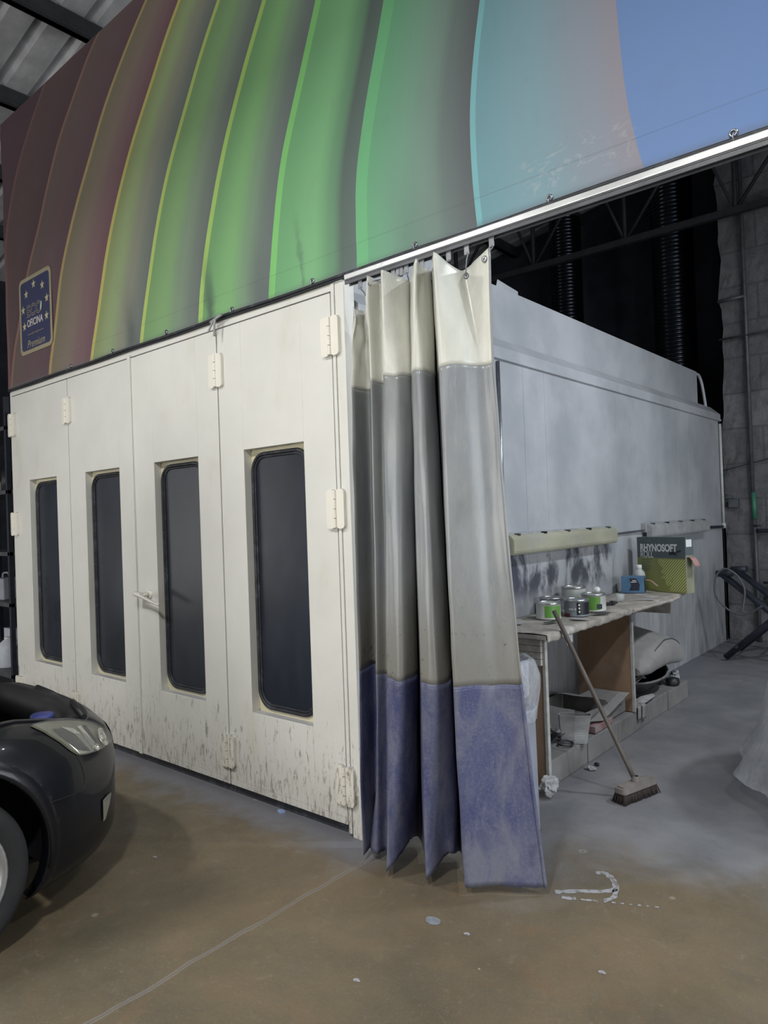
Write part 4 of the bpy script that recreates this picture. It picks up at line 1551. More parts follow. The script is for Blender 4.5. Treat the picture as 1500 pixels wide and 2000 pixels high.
# ------------------------------------------------------------ bin with clear liner
t = thing('waste_bin', 'pale plastic bin with clear liner bag behind the blue end of the curtain', 'bin', (0.535, 0.56, 0))
b = bmesh.new()
lathe(b, [(0, 0), (0.125, 0), (0.130, 0.01), (0.125, 0.60), (0.135, 0.62), (0.130, 0.625), (0.121, 0.60), (0.12, 0.02), (0, 0.02)], n=36)
part('bin_body', b, 'bin', t)
b = bmesh.new()
rows = []
for i in range(26):
    s = i / 25
    z = [0.56, 0.62, 0.70, 0.80, 0.86, 0.85, 0.78, 0.70][0] if i == 0 else 0
    prof = [(0.128, 0.56), (0.140, 0.62), (0.155, 0.70), (0.158, 0.78), (0.135, 0.86), (0.11, 0.87), (0.10, 0.80), (0.10, 0.68)]
    f_ = s * (len(prof) - 1)
    a = int(min(f_, len(prof) - 2))
    q = f_ - a
    r0 = prof[a][0] * (1 - q) + prof[a + 1][0] * q
    z0 = prof[a][1] * (1 - q) + prof[a + 1][1] * q
    row = []
    for k in range(48):
        an = 2 * PI * k / 48
        rr = r0 * (1 + 0.07 * mnoise.noise(Vector((math.cos(an) * 2.2, math.sin(an) * 2.2, z0 * 5))) + 0.03 * mnoise.noise(Vector((math.cos(an) * 9, math.sin(an) * 9, z0 * 9))))
        zz = z0 + 0.02 * mnoise.noise(Vector((math.cos(an) * 2, math.sin(an) * 2, 3)))
        row.append((rr * math.cos(an), rr * math.sin(an), zz))
    rows.append(row)
grid(b, rows, closed_u=True)
part('liner_bag', b, 'liner', t, recalc=False)

# crumpled wad at the foot of the bench


def crumple(name, size, loc, mt, label, cat, seed, squash=(1, 1, 0.6), amp=0.35):
    b = bmesh.new()
    bmesh.ops.create_icosphere(b, subdivisions=4, radius=1)
    for v in b.verts:
        n = mnoise.noise(v.co * 1.7 + Vector((seed, 0, 0))) + 0.5 * mnoise.noise(v.co * 4.1 + Vector((0, seed, 0)))
        v.co = v.co * (1 + amp * n)
        v.co.x *= size * squash[0]
        v.co.y *= size * squash[1]
        v.co.z *= size * squash[2]
    mz = min(v.co.z for v in b.verts)
    for v in b.verts:
        v.co.z = max(v.co.z - mz - size * 0.06, 0.0)
    o = mesh(name, b, mt)
    o.location = loc
    return tag(o, label, cat)


crumple('paper_wad', 0.055, (0.49, 1.03, 0.0), 'greypaper', 'crumpled dusty paper wad on the floor at the near foot of the bench', 'paper', 2.2, (0.8, 1.3, 0.9), 0.5)
crumple('rubble', 0.018, (0.50, 1.55, 0.0), 'greypaper', 'tiny pale rubble on the floor beside the concrete ledge', 'rubble', 5.1, (1.6, 1, 0.6), 0.5)
crumple('dark_crumb', 0.012, (0.50, 1.64, 0.0), 'blackplastic', 'tiny black crumb on the floor beside the concrete ledge', 'crumb', 7.1, (1.3, 1, 0.8), 0.4)

# ------------------------------------------------------------ clutter under the bench, near bay
LZ = 0.153
t = thing('open_carton', 'dusty grey open cardboard carton with raised flap on the ledge beneath the bench', 'carton', (0.205, 1.94, LZ), -0.1)
b = bmesh.new()
box(b, (-0.17, -0.15, 0), (0.17, 0.15, 0.004))
for lo, hi in (((-0.17, -0.15, 0), (-0.166, 0.15, 0.15)), ((0.166, -0.15, 0), (0.17, 0.15, 0.12)), ((-0.17, -0.15, 0), (0.17, -0.146, 0.13)), ((-0.17, 0.146, 0), (0.17, 0.15, 0.15))):
    box(b, lo, hi)
part('carton_body', b, 'card', t)
b = bmesh.new()
prism(b, [(-0.17, 0.14, 0.15), (0.12, 0.14, 0.155), (0.15, 0.02, 0.19), (0.04, -0.06, 0.20), (-0.15, -0.05, 0.195)], (0, 0, 0.004))
part('flap', b, 'card', t)
t = thing('red_carton', 'flat faded red-sided carton lying in front of the brown divider panel', 'carton', (0.265, 2.255, LZ), 0.0)
b = bmesh.new()
box(b, (-0.12, -0.15, 0.0), (0.12, 0.15, 0.13), 0.003, 1)
box(b, (-0.118, -0.148, 0.1305), (0.118, 0.148, 0.133), 0.0)
part('carton_body', b, ['card', 'redcard'], t)
b = bmesh.new()
for k in range(5):
    poly(b, [(0.1215, -0.08 + 0.028 * k, 0.045), (0.1215, -0.062 + 0.028 * k, 0.045), (0.1215, -0.062 + 0.028 * k, 0.075 + 0.01 * (k % 2)), (0.1215, -0.08 + 0.028 * k, 0.075)])
part('pale_print', b, 'greypaper', t)
b = bmesh.new()
prism(b, [(0.385, 1.80, LZ + 0.065), (0.435, 1.90, LZ + 0.055), (0.445, 2.34, LZ + 0.15), (0.392, 2.28, LZ + 0.16)], (0.004, -0.002, 0.004))
o = mesh('cardboard_sheet', b, 'card', origin=(0.39, 2.1, LZ))
tag(o, 'bent grey cardboard sheet leaning by the red-sided carton', 'cardboard')
t = thing('low_carton', 'low crushed carton at the ledge edge, under the leaning cardboard sheet', 'carton', (0.41, 1.90, LZ), 0.0)
b = bmesh.new()
box(b, (-0.025, -0.12, 0), (0.025, 0.16, 0.045), 0.004)
part('carton_body', b, 'redcard', t)

t = thing('paper_bag', 'pale dusty paper bag standing crooked at the edge of the ledge', 'bag', (0.395, 1.55, LZ), 0.5)
b = bmesh.new()
rows = []
for i in range(14):
    s = i / 13
    row = []
    for (x, y) in ((-0.075, -0.02), (0, -0.03), (0.075, -0.02), (0.08, 0.0), (0.075, 0.02), (0, 0.03), (-0.075, 0.02), (-0.08, 0)):
        k = 1 + 0.25 * s
        n = 0.010 * mnoise.noise(Vector((x * 22, y * 30, s * 3)))
        row.append((x * k + 0.01 * s, y * (0.9 + 0.4 * s) + n + 0.015 * math.sin(s * 3), 0.175 * s))
    rows.append(row)
grid(b, rows, closed_u=True, smooth=False)
poly(b, rows[0][::-1])
o = part('bag_body', b, 'paper', t, recalc=False)
o.data.materials[0] = MT['greypaper']
solid(o, 0.002)

b = bmesh.new()
poly(b, [(0.04, 1.60, LZ), (0.30, 1.58, LZ + 0.002), (0.31, 1.755, LZ + 0.13), (0.05, 1.77, LZ + 0.13)])
bmesh.ops.subdivide_edges(b, edges=b.edges, cuts=5, use_grid_fill=True)
for v in b.verts:
    v.co.z += 0.012 * mnoise.noise(v.co * 9) + 0.01
o = mesh('card_panel', b, 'card', origin=(0.17, 1.75, LZ))
solid(o, 0.004)
tag(o, 'slanted grey card panel resting against the open carton', 'cardboard')

# shoe-like black moulding and torn curled plastic


def curl(name, path, wid, curve, mt, label, cat, th=0.003, jag=0.012, seed=0.0):
    """a trough shaped strip following a path"""
    b = bmesh.new()
    P = cr(path, 6)
    rows = []
    for i, p in enumerate(P):
        d = (P[min(i + 1, len(P) - 1)] - P[max(i - 1, 0)]).normalized()
        s = d.cross(Vector((0, 0, 1))).normalized()
        u = s.cross(d)
        row = []
        for k in range(9):
            a = (k / 8 - 0.5) * curve
            r = wid / max(curve, 0.1)
            j = jag * mnoise.noise(Vector((i * 0.8, k, seed))) if k in (0, 8) else 0
            row.append(p + s * (math.sin(a) * r) + u * (r * (1 - math.cos(a)) + j))
        rows.append(row)
    grid(b, rows)
    o = mesh(name, b, mt, recalc=False, origin=P[0])
    solid(o, th)
    return tag(o, label, cat)


curl('plastic_moulding', [(0.10, 1.24, LZ + 0.012), (0.22, 1.27, LZ + 0.008), (0.31, 1.31, LZ + 0.02), (0.36, 1.40, LZ + 0.09)], 0.13, 1.9, 'blackplastic',
     'curved black shoe-like plastic moulding on the ledge at the near bench panel', 'moulding', 0.004, 0.01, 1.0)
curl('torn_plastic', [(0.24, 1.36, LZ + 0.03), (0.30, 1.42, LZ + 0.065), (0.32, 1.50, LZ + 0.04)], 0.10, 2.6, 'card',
     'torn curled grey plastic piece behind the black moulding', 'scrap', 0.003, 0.05, 4.0)
b = bmesh.new()
prism(b, [(0.08, 1.17, LZ + 0.05), (0.20, 1.18, LZ + 0.06), (0.25, 1.25, LZ + 0.085), (0.12, 1.28, LZ + 0.09)], (0, 0, 0.004))
prism(b, [(0.08, 1.19, LZ), (0.09, 1.19, LZ), (0.09, 1.2, LZ + 0.06), (0.08, 1.2, LZ + 0.06)], (0.0, 0.01, 0))
o = mesh('bent_card', b, 'greypaper', origin=(0.15, 1.2, LZ))
tag(o, 'bent pale card resting on the black moulding under the near end of the bench', 'card')
b = bmesh.new()
tube(b, cr([(0.34, 1.44, LZ + 0.008), (0.36, 1.50, LZ + 0.02), (0.40, 1.52, LZ + 0.008), (0.42, 1.46, LZ + 0.008), (0.38, 1.42, LZ + 0.012)], 5, True), 0.006, 7, closed=True)
o = mesh('wire_loop', b, 'blackplastic', origin=(0.38, 1.46, LZ))
tag(o, 'small black loop of wire lying before the pale paper bag', 'wire')

# ------------------------------------------------------------ far bay: cushion, tub, rags
t = thing('seat_cushion', 'large dusty grey foam seat cushion slumped over the black tub beside the divider', 'cushion', (0.25, 3.05, 0.42))
b = bmesh.new()
rows = []
NI, NJ = 30, 16
prof = [(2.52, 0.46), (2.62, 0.475), (2.78, 0.53), (2.95, 0.60), (3.12, 0.625), (3.28, 0.60), (3.42, 0.545), (3.50, 0.46)]
bot = [(2.52, 0.40), (2.62, 0.385), (2.78, 0.385), (2.95, 0.39), (3.12, 0.385), (3.28, 0.37), (3.42, 0.36), (3.50, 0.40)]
pt, pb = cr([(p[0], p[1], 0) for p in prof], 5), cr([(p[0], p[1], 0) for p in bot], 5)
for i in range(len(pt)):
    row = []
    for j in range(NJ * 2):
        a = 2 * PI * j / (NJ * 2)
        cx = 0.25
        hw = 0.20 + 0.03 * math.sin(i / len(pt) * PI)
        xx = cx + hw * math.copysign(abs(math.cos(a)) ** 0.45, math.cos(a))
        s = math.copysign(abs(math.sin(a)) ** 0.55, math.sin(a))
        zm, zh = (pt[i].y + pb[i].y) / 2, (pt[i].y - pb[i].y) / 2
        tilt = -0.10 * (xx - cx) / 0.2 * (0.4 + 0.6 * i / len(pt))
        yy = pt[i].x + 0.10 * (xx - cx)
        z = zm + zh * s + tilt * 0.6 + 0.006 * mnoise.noise(Vector((xx * 9, yy * 9, 3)))
        row.append((xx + 0.006 * mnoise.noise(Vector((xx * 7, yy * 7, 9))), yy, z))
    rows.append(row)
grid(b, rows, closed_u=True)
bm_c = b
poly(b, rows[0])
poly(b, rows[-1][::-1])
part('foam_body', b, 'dustcloth', t, world=True)
b = bmesh.new()
tube(b, [Vector(rows[i][4]) + Vector((0.002, 0, 0.003)) for i in range(12, 33)], 0.004, 6)
tube(b, [Vector(rows[i][10]) + Vector((0, 0, 0.002)) for i in range(4, 9)], 0.004, 6)
part('piping', b, 'steel_grey', t, world=True)

t = thing('black_tub', 'battered black plastic tub lying under the grey seat cushion', 'tub', (0.24, 3.0, LZ))
b = bmesh.new()
rows = []
for i in range(15):
    s = i / 14
    z = 0.02 + 0.15 * s
    row = []
    for k in range(37):
        a = 2 * PI * k / 36
        ry, rx = 0.28 + 0.13 * s, 0.10 + 0.08 * s
        cut = 0.05 * s * math.cos(a)
        row.append((0.02 * s + rx * math.cos(a), ry * math.sin(a), z - cut + 0.01 * mnoise.noise(Vector((k * 0.3, s * 2, 0)))))
    rows.append(row)
grid(b, rows)
poly(b, rows[0][:-1])
o = part('tub_shell', b, 'blackplastic', t, recalc=False)
solid(o, 0.006, -1)
b = bmesh.new()
tube(b, [rows[-1][k] for k in range(37)], 0.009, 7)
part('tub_rim', b, 'card', t)
b = bmesh.new()
lathe(b, [(0, 0.0), (0.05, 0.0), (0.055, 0.02), (0.05, 0.05), (0.02, 0.06), (0, 0.06)], n=20)
o = mesh('plastic_disc', b, 'blackplastic')
o.location = (0.40, 3.36, LZ)
tag(o, 'round dark plastic disc on the ledge right of the black tub', 'disc')
for i, (pa, wd, lab) in enumerate((
        ([(0.34, 2.52, LZ + 0.21), (0.37, 2.62, LZ + 0.25), (0.40, 2.74, LZ + 0.17)], 0.035, 'upper folded strip of dusty sanding paper poking out of the black tub'),
        ([(0.37, 2.46, LZ + 0.165), (0.39, 2.56, LZ + 0.17), (0.41, 2.66, LZ + 0.20)], 0.04, 'lower strip of dusty sanding paper beside the brown divider panel'))):
    curl('paper_strip', pa, wd, 0.8, 'greypaper', lab, 'paper', 0.003, 0.004, i)
crumple('rag', 0.06, (0.20, 3.50, LZ), 'card', 'crumpled dark grey rag under the round end of the black tub', 'rag', 3.4, (1.0, 1.2, 0.5), 0.5)
b = bmesh.new()
prism(b, [(0.42, 2.56, LZ + 0.004), (0.445, 2.68, LZ + 0.012), (0.44, 2.84, LZ + 0.02), (0.40, 2.90, LZ + 0.02), (0.37, 2.72, LZ + 0.03), (0.36, 2.58, LZ + 0.01)], (0.002, 0, 0.003))
o = mesh('torn_paper', b, 'greypaper', origin=(0.41, 2.7, LZ))
tag(o, 'torn pale sheet hanging over the ledge below the black tub', 'paper')
b = bmesh.new()
for k, (y0, dy) in enumerate(((2.47, .05), (2.55, .06))):
    rows = [[(0.40 + 0.055 * min(s * 2, 1), y0 + dy * j / 4 - 0.01 * s, LZ + 0.012 * math.sin(s * 3 + k) + 0.006 - max(0, s - 0.5) * 0.16) for j in range(5)] for s in [i / 10 for i in range(11)]]
    grid(b, rows)
o = mesh('draped_rag', b, 'dustcloth', recalc=False, origin=(0.43, 2.5, LZ))
solid(o, 0.008)
tag(o, 'pale rag draped over the ledge edge right beside the divider panel', 'rag')
crumple('cloth_lump', 0.05, (0.40, 2.53, LZ), 'dustcloth', 'lump of pale dusty cloth on the ledge beside the divider strip', 'cloth', 9.2, (0.8, 1.2, 0.7), 0.4)
crumple('paper_crumple', 0.035, (0.36, 3.54, LZ), 'greypaper', 'small crumpled paper at the far end of the concrete ledge', 'paper', 6.3, (1.0, 1.5, 0.9), 0.7)

# ------------------------------------------------------------ plastic covered object, right edge
t = thing('covered_stand', 'stand draped in a translucent plastic dust sheet at the right edge', 'covered stand', (2.15, 2.0, 0))
b = bmesh.new()
prof = [(0.90, 0.115), (0.885, 0.14), (0.86, 0.20), (0.79, 0.34), (0.725, 0.65), (0.665, 0.98), (0.62, 1.2), (0.52, 1.32), (0.36, 1.37), (0.15, 1.385), (0.01, 1.39)]
PP = cr([(p[0], p[1], 0) for p in prof], 5)
rows = []
for i, p in enumerate(PP):
    s = 1 - i / len(PP)
    row = []
    for k in range(120):
        a = 2 * PI * k / 120
        fold = 0.035 * s * s * math.sin(a * 11 + 1.5 * mnoise.noise(Vector((math.cos(a), math.sin(a), p.y)))) + 0.05 * s * mnoise.noise(Vector((math.cos(a) * 2, math.sin(a) * 2, p.y * 1.4)))
        r = max(0.005, p.x * (1 + fold))
        z = p.y + 0.02 * s * mnoise.noise(Vector((math.cos(a) * 3, math.sin(a) * 3, 1)))
        if s > 0.93:
            z += 0.025 * mnoise.noise(Vector((math.cos(a) * 6, math.sin(a) * 6, 8)))
        row.append((r * math.cos(a), r * math.sin(a), z))
    rows.append(row)
grid(b, rows, closed_u=True)
part('plastic_sheet', b, 'sheet', t, recalc=False)
b = bmesh.new()
for sx in (-1, 1):
    for sy in (-1, 1):
        tube(b, [(sx * 0.42, sy * 0.42, 0), (sx * 0.34, sy * 0.34, 1.25)], 0.02, 8)
box(b, (-0.42, -0.42, 1.24), (0.42, 0.42, 1.28), 0.01)
box(b, (-0.38, -0.38, 0.45), (0.38, 0.38, 0.47), 0.005)
part('stand_frame', b, 'steel_grey', t)

# ------------------------------------------------------------ tube stand with hose
t = thing('tube_stand', 'dark blue tubular steel folding stand by the block wall', 'stand', (0.7, 5.2, 0))
for yy, nm in ((5.2, 0), (5.75, 1)):
    b = bmesh.new()
    tube(b, [(0.316, yy, 0.90), (1.36, yy, 0.035)], 0.033, 14)
    tube(b, [(0.26, yy + 0.02, 0.905), (0.42, yy - 0.01, 0.915)], 0.034, 14)
    part('leg_tube', b, 'dark_metal', t, world=True)
    b = bmesh.new()
    tube(b, [(0.30, yy + 0.07, 0.035), (1.30, yy + 0.07, 0.96)], 0.033, 14)
    part('leg_tube', b, 'dark_metal', t, world=True)
b = bmesh.new()
tube(b, [(0.82, 5.2, 0.50), (0.82, 5.82, 0.50)], 0.014, 8)
tube(b, [(0.42, 5.2, 0.16), (0.42, 5.82, 0.16)], 0.014, 8)
part('cross_bar', b, 'dark_metal', t, world=True)
b = bmesh.new()
tube(b, cr([(0.70, 5.08, 0.61), (0.60, 5.1, 0.54), (0.505, 5.1, 0.511), (0.41, 5.1, 0.54), (0.332, 5.1, 0.604), (0.275, 5.1, 0.70), (0.268, 5.1, 0.81), (0.30, 5.11, 0.92), (0.37, 5.12, 0.965), (0.44, 5.13, 0.93), (0.486, 5.14, 0.878), (0.535, 5.14, 0.768), (0.529, 5.13, 0.64), (0.506, 5.12, 0.53)], 7), 0.010, 9)
o = mesh('air_hose', b, 'steel_grey', origin=(0.5, 5.1, 0.5))
tag(o, 'thin grey hose hanging in a loop over the dark tubular stand', 'hose')

# ------------------------------------------------------------ block wall fittings
YW = 6.525
b = bmesh.new()
for (z0, z1, x0) in ((1.75, 6.5, 0.33), (0.0, 1.44, 0.345)):
    tube(b, [(x0, YW, z0), (x0 - 0.005, YW, (z0 + z1) / 2), (x0 - 0.01, YW, z1)], 0.022, 10)
o = mesh('wall_conduit', b, 'steel_grey', origin=(0.34, YW, 0))
tag(o, 'tall vertical grey conduit running up the rough block wall', 'conduit')
b = bmesh.new()
tube(b, [(0.335, YW, 1.75), (0.34, YW, 1.44)], 0.026, 10)
o = mesh('green_conduit_sleeve', b, 'greenpipe', origin=(0.34, YW, 1.6))
tag(o, 'short green sleeve section on the conduit of the block wall', 'pipe')
for (z, x0, x1, lab) in ((4.055, 0.03, 0.33, 'short upper horizontal pipe stub from the ragged wall edge to the conduit'),
                         (3.60, 0.03, 1.6, 'long thin horizontal pipe crossing the conduit high on the block wall')):
    b = bmesh.new()
    tube(b, [(x0, YW - 0.01, z - 0.01), (x1, YW - 0.01, z)], 0.02 if z > 4 else 0.013, 8)
    o = mesh('horizontal_pipe', b, 'steel_grey', origin=(x0, YW, z))
    tag(o, lab, 'pipe')
b = bmesh.new()
box(b, (0.06, YW - 0.02, 1.58), (0.17, YW + 0.06, 1.68), 0.006)
tube(b, cr([(0.12, YW, 1.68), (0.11, YW - 0.01, 1.72), (0.06, YW - 0.02, 1.735), (0.01, YW, 1.735)], 4), 0.006, 6)
o = mesh('junction_box', b, 'steel_grey', origin=(0.115, YW, 1.63))
tag(o, 'small square grey junction box on the block wall beside the booth corner', 'junction box')
b = bmesh.new()
tube(b, [(0.36, YW, 1.30), (0.40, YW - 0.05, 1.30), (1.4, YW - 0.05, 1.30)], 0.022, 8)
tube(b, [(0.33, YW - 0.02, 1.36), (0.40, YW - 0.02, 1.36)], 0.012, 8)
o = mesh('air_line', b, 'dark_metal', origin=(0.4, YW, 1.3))
tag(o, 'dark horizontal air line leaving the conduit at chest height', 'pipe')
b = bmesh.new()
tube(b, [(0.42, YW - 0.03, 0.42), (0.55, YW - 0.03, 0.50)], 0.018, 8)
tube(b, [(0.48, YW - 0.03, 0.45), (0.48, YW - 0.03, 0.72)], 0.016, 8)
tube(b, [(0.41, YW - 0.03, 0.70), (0.56, YW - 0.03, 0.70)], 0.014, 8)
box(b, (0.44, YW - 0.07, 0.52), (0.52, YW, 0.60), 0.008)
o = mesh('valve_fitting', b, 'dark_metal', origin=(0.48, YW, 0.5))
tag(o, 'dark valve and pipe fitting low on the block wall behind the stand', 'valve')
b = bmesh.new()
tube(b, [(0.0 + 2.0 * k / 24, YW, 2.02 + 0.05 * math.sin(k / 24 * 3.1) + 0.012 * k) for k in range(25)], 0.006, 6)
o = mesh('slack_wire', b, 'cord', origin=(0, YW, 2.02))
tag(o, 'slack black wire strung across the block wall above the junction box', 'wire')

# ------------------------------------------------------------ ducts and trusses in the dark behind the booth
for (dx, dy, rad, lab) in ((-0.80, 7.55, 0.27, 'big shiny spiral duct rising behind the booth roof near the block wall'),
                           (-2.55, 7.9, 0.24, 'dim spiral duct further left in the dark behind the booth')):
    b = bmesh.new()
    prof = []
    z = 0.0
    while z < 6.2:
        prof += [(rad, z), (rad, z + 0.034), (rad + 0.007, z + 0.040), (rad + 0.007, z + 0.048)]
        z += 0.054
    lathe(b, prof, (dx, dy, 0), n=40)
    o = mesh('spiral_duct', b, 'duct', origin=(dx, dy, 0), smooth=False)
    tag(o, lab, 'duct')
b = bmesh.new()
zc = 5.02
for x0 in (0,):
    box(b, (-6.5, 6.33, zc - 0.04), (5.5, 6.40, zc + 0.04))
    box(b, (-6.5, 6.33, zc + 1.1), (5.5, 6.40, zc + 1.18))
xs_ = [-6.2 + 1.3 * k for k in range(10)]
for a, c in zip(xs_[:-1], xs_[1:]):
    tube(b, [(a, 6.36, zc), (a, 6.36, zc + 1.14)], 0.03, 4)
    tube(b, [(a, 6.36, zc), ((a + c) / 2 + 0.2, 6.36, zc + 1.14)], 0.022, 4)
    tube(b, [(c, 6.36, zc), ((a + c) / 2 + 0.2, 6.36, zc + 1.14)], 0.022, 4)
o = mesh('roof_truss', b, 'trussdark', origin=(0, 6.36, zc))
tag(o, 'long steel lattice truss crossing high over the back of the booth', 'truss')

# ------------------------------------------------------------ shelf unit left of the booth
t = thing('shelf_rack', 'dark steel shelf rack with containers left behind the booth', 'shelf', (-5.4, 0.5, 0))
for sx in (-0.8, 0.62):
    for sy in (-0.22, 0.22):
        b = bmesh.new()
        box(b, (sx - 0.02, sy - 0.02, 0), (sx + 0.02, sy + 0.02, 2.9))
        part('post', b, 'dark_metal', t)
for z in (0.215, 0.905, 1.40, 2.0, 2.62):
    b = bmesh.new()
    box(b, (-0.82, -0.24, z - 0.04), (0.64, 0.24, z), 0.003)
    part('shelf_board', b, 'steel_grey', t)


def jug(loc, s, mt, label, cat, cap='white', handle=True, r=0.105, h=0.30):
    t = thing('plastic_jug', label, cat, loc, 0.4)
    b = bmesh.new()
    lathe(b, [(0, 0), (r * .95, 0), (r, 0.01), (r, h * .62), (r * .85, h * .76), (r * .35, h * .92), (r * .25, h * .95), (0, h * .95)], n=24)
    part('jug_body', b, mt, t)
    b = bmesh.new()
    lathe(b, [(r * .30, h * .94), (r * .30, h), (0, h)], n=16)
    part('cap', b, cap, t)
    if handle:
        b = bmesh.new()
        tube(b, cr([(r * .3, 0, h * .9), (r * .8, 0, h * .97), (r * 1.05, 0, h * .82), (r * .95, 0, h * .62)], 5), r * .10, 8)
        part('jug_handle', b, mt, t)
    return t


jug((-5.27, 0.42, 0.2165), 1, 'whitejug', 'big white plastic jug on the lowest visible shelf, left of the booth', 'jug')
jug((-5.49, 0.38, 0.2165), 1, 'palebottle', 'slim pale bottle with a red cap beside the big white jug', 'bottle', 'redcap', False, 0.055, 0.26)
b = bmesh.new()
box(b, (-0.09, -0.05, 0), (0.09, 0.05, 0.36), 0.004)
o = mesh('white_carton', b, 'whitejug')
o.location = (-5.50, 0.56, 0.2165)
tag(o, 'white carton standing behind the red-capped bottle', 'carton')
t = thing('square_canister', 'square translucent canister with a handle on the shelf above the white jug', 'canister', (-5.28, 0.42, 0.9065), 0.2)
b = bmesh.new()
box(b, (-0.12, -0.10, 0), (0.12, 0.10, 0.22), 0.015)
part('canister_body', b, 'bin', t)
b = bmesh.new()
tube(b, cr([(-0.04, 0, 0.22), (-0.03, 0, 0.262), (0.05, 0, 0.268), (0.07, 0, 0.22)], 4), 0.010, 8)
part('canister_handle', b, 'bin', t)
jug((-5.52, 0.40, 0.9065), 1, 'blackplastic', 'dark bottle at the left of the square canister', 'bottle', 'steel_grey', False, 0.06, 0.24)
b = bmesh.new()
box(b, (-0.06, -0.05, 0), (0.06, 0.05, 0.11), 0.004)
o = mesh('small_grey_box', b, 'lampbody')
o.location = (-5.38, 0.4, 2.0015)
tag(o, 'small grey box on the upper shelf left of the booth', 'box')
b = bmesh.new()
lathe(b, [(0, 0), (0.06, 0), (0.06, 0.20), (0.03, 0.22), (0, 0.22)], n=20)
o = mesh('dark_tin', b, 'blackplastic')
o.location = (-5.15, 0.42, 2.0015)
tag(o, 'dark tin on the upper shelf, nearest to the booth edge', 'tin')

# ------------------------------------------------------------ marks on the floor


def strip(b, pts, wd, z=0.0012, seed=0):
    P = cr([(p[0], p[1], z) for p in pts], 6)
    rows = []
    for i, p in enumerate(P):
        d = (P[min(i + 1, len(P) - 1)] - P[max(i - 1, 0)]).normalized()
        s = Vector((-d.y, d.x, 0))
        w2 = wd * (0.75 + 0.6 * mnoise.noise(Vector((i * 0.7, seed, 0))))
        rows.append([p - s * w2, p + s * w2])
    grid(b, rows)


b = bmesh.new()
strip(b, [(0.98, 0.13), (1.06, 0.20), (1.12, 0.24), (1.17, 0.30), (1.13, 0.37), (1.08, 0.40), (1.05, 0.38)], 0.018, seed=1)
strip(b, [(1.17, 0.30), (1.19, 0.24), (1.17, 0.19)], 0.014, seed=2)
strip(b, [(1.02, 0.11), (1.05, 0.12), (1.07, 0.135)], 0.014, seed=3)
strip(b, [(1.09, 0.14), (1.12, 0.155), (1.15, 0.17)], 0.009, seed=3)
for k in range(7):
    x, y = 1.17 + 0.03 * k, 0.18 + 0.014 * k
    strip(b, [(x, y), (x + 0.012, y + 0.006)], 0.008, seed=k + 4)
o = mesh('spilled_paint', b, 'floorpaint', origin=(1.05, 0.2, 0))
tag(o, 'pale hook-shaped dried paint spill on the floor right of the curtain end', 'paint spill')
for i, (x, y, rx, ry, mt, lab) in enumerate((
        (0.695, -0.349, 0.034, 0.026, 'spotgrey', 'roundish grey paint blot in the middle foreground of the floor'),
        (0.852, -0.342, 0.013, 0.010, 'floorpaint', 'small pale paint drop right of the round grey blot'),
        (0.70, -0.80, 0.014, 0.010, 'floorpaint', 'small pale paint drop in the brown foreground floor, below the curtain'),
        (1.35, -0.25, 0.014, 0.010, 'floorpaint', 'small pale paint drop far right in the floor foreground'),
        (-0.70, -0.72, 0.013, 0.009, 'floorpaint', 'pale paint drop on the floor at the shadow edge of the black car'))):
    b = bmesh.new()
    poly(b, [(x + rx * math.cos(a) * (1 + .3 * mnoise.noise(Vector((math.cos(a), math.sin(a), i)))), y + ry * math.sin(a) * (1 + .3 * mnoise.noise(Vector((math.cos(a), math.sin(a), i + 5)))), 0.0012) for a in [2 * PI * k / 22 for k in range(22)]])
    o = mesh('paint_drop', b, mt, origin=(x, y, 0))
    tag(o, lab, 'paint drop')
b = bmesh.new()
prism(b, [(-0.62, -0.012, 0.001), (-0.585, -0.022, 0.001), (-0.57, 0.0, 0.001), (-0.60, 0.006, 0.001)], (0, 0, 0.012))
o = mesh('blue_scrap', b, 'bluetape', origin=(-0.6, 0, 0))
tag(o, 'tiny pale blue scrap on the floor under the rightmost booth door', 'scrap')

# ------------------------------------------------------------ black car
LV = [(.12, .80, -.86), (.15, .84, -.80), (.20, .87, -.765), (.30, .895, -.755), (.42, .905, -.76), (.52, .905, -.755), (.60, .90, -.768), (.66, .89, -.80), (.72, .87, -.86), (.77, .85, -.93), (.81, .82, -1.02), (.835, .79, -1.11)]
XC, YB, NE = -1.34, -1.75, 2.7


def lerpt(z, k):
    if z <= LV[0][0]:
        return LV[0][k]
    for a, b in zip(LV[:-1], LV[1:]):
        if z <= b[0]:
            return a[k] + (b[k] - a[k]) * (z - a[0]) / (b[0] - a[0])
    return LV[-1][k]


def sgp(v, p):
    return max(v, 0) ** p


def body(a, z):
    c, s = sgp(math.cos(a), 2 / NE), sgp(math.sin(a), 2 / NE)
    return Vector((XC + lerpt(z, 1) * c, YB + (lerpt(z, 2) - YB) * s, z))


def smooth(t):
    t = max(0, min(1, t))
    return t * t * (3 - 2 * t)


RIM = [(0, .835), (.45, .831), (.6, .80), (.75, .765), (.9, .745), (1.0, .745), (1.1, .75), (1.25, .765), (1.4, .78), (1.6, .785)]


def ztop(a):
    for (a0, z0), (a1, z1) in zip(RIM[:-1], RIM[1:]):
        if a <= a1:
            return z0 + (z1 - z0) * (a - a0) / (a1 - a0)
    return RIM[-1][1]


def lift(y, z):
    return 0.14 * smooth((YB - y) / 1.3) * smooth((z - 0.45) / 0.385)


YR0, YR1 = -4.75, -5.12
ARCH = [(-1.72, 0.33, 0.405), (-4.38, 0.33, 0.40)]
NROW = 36


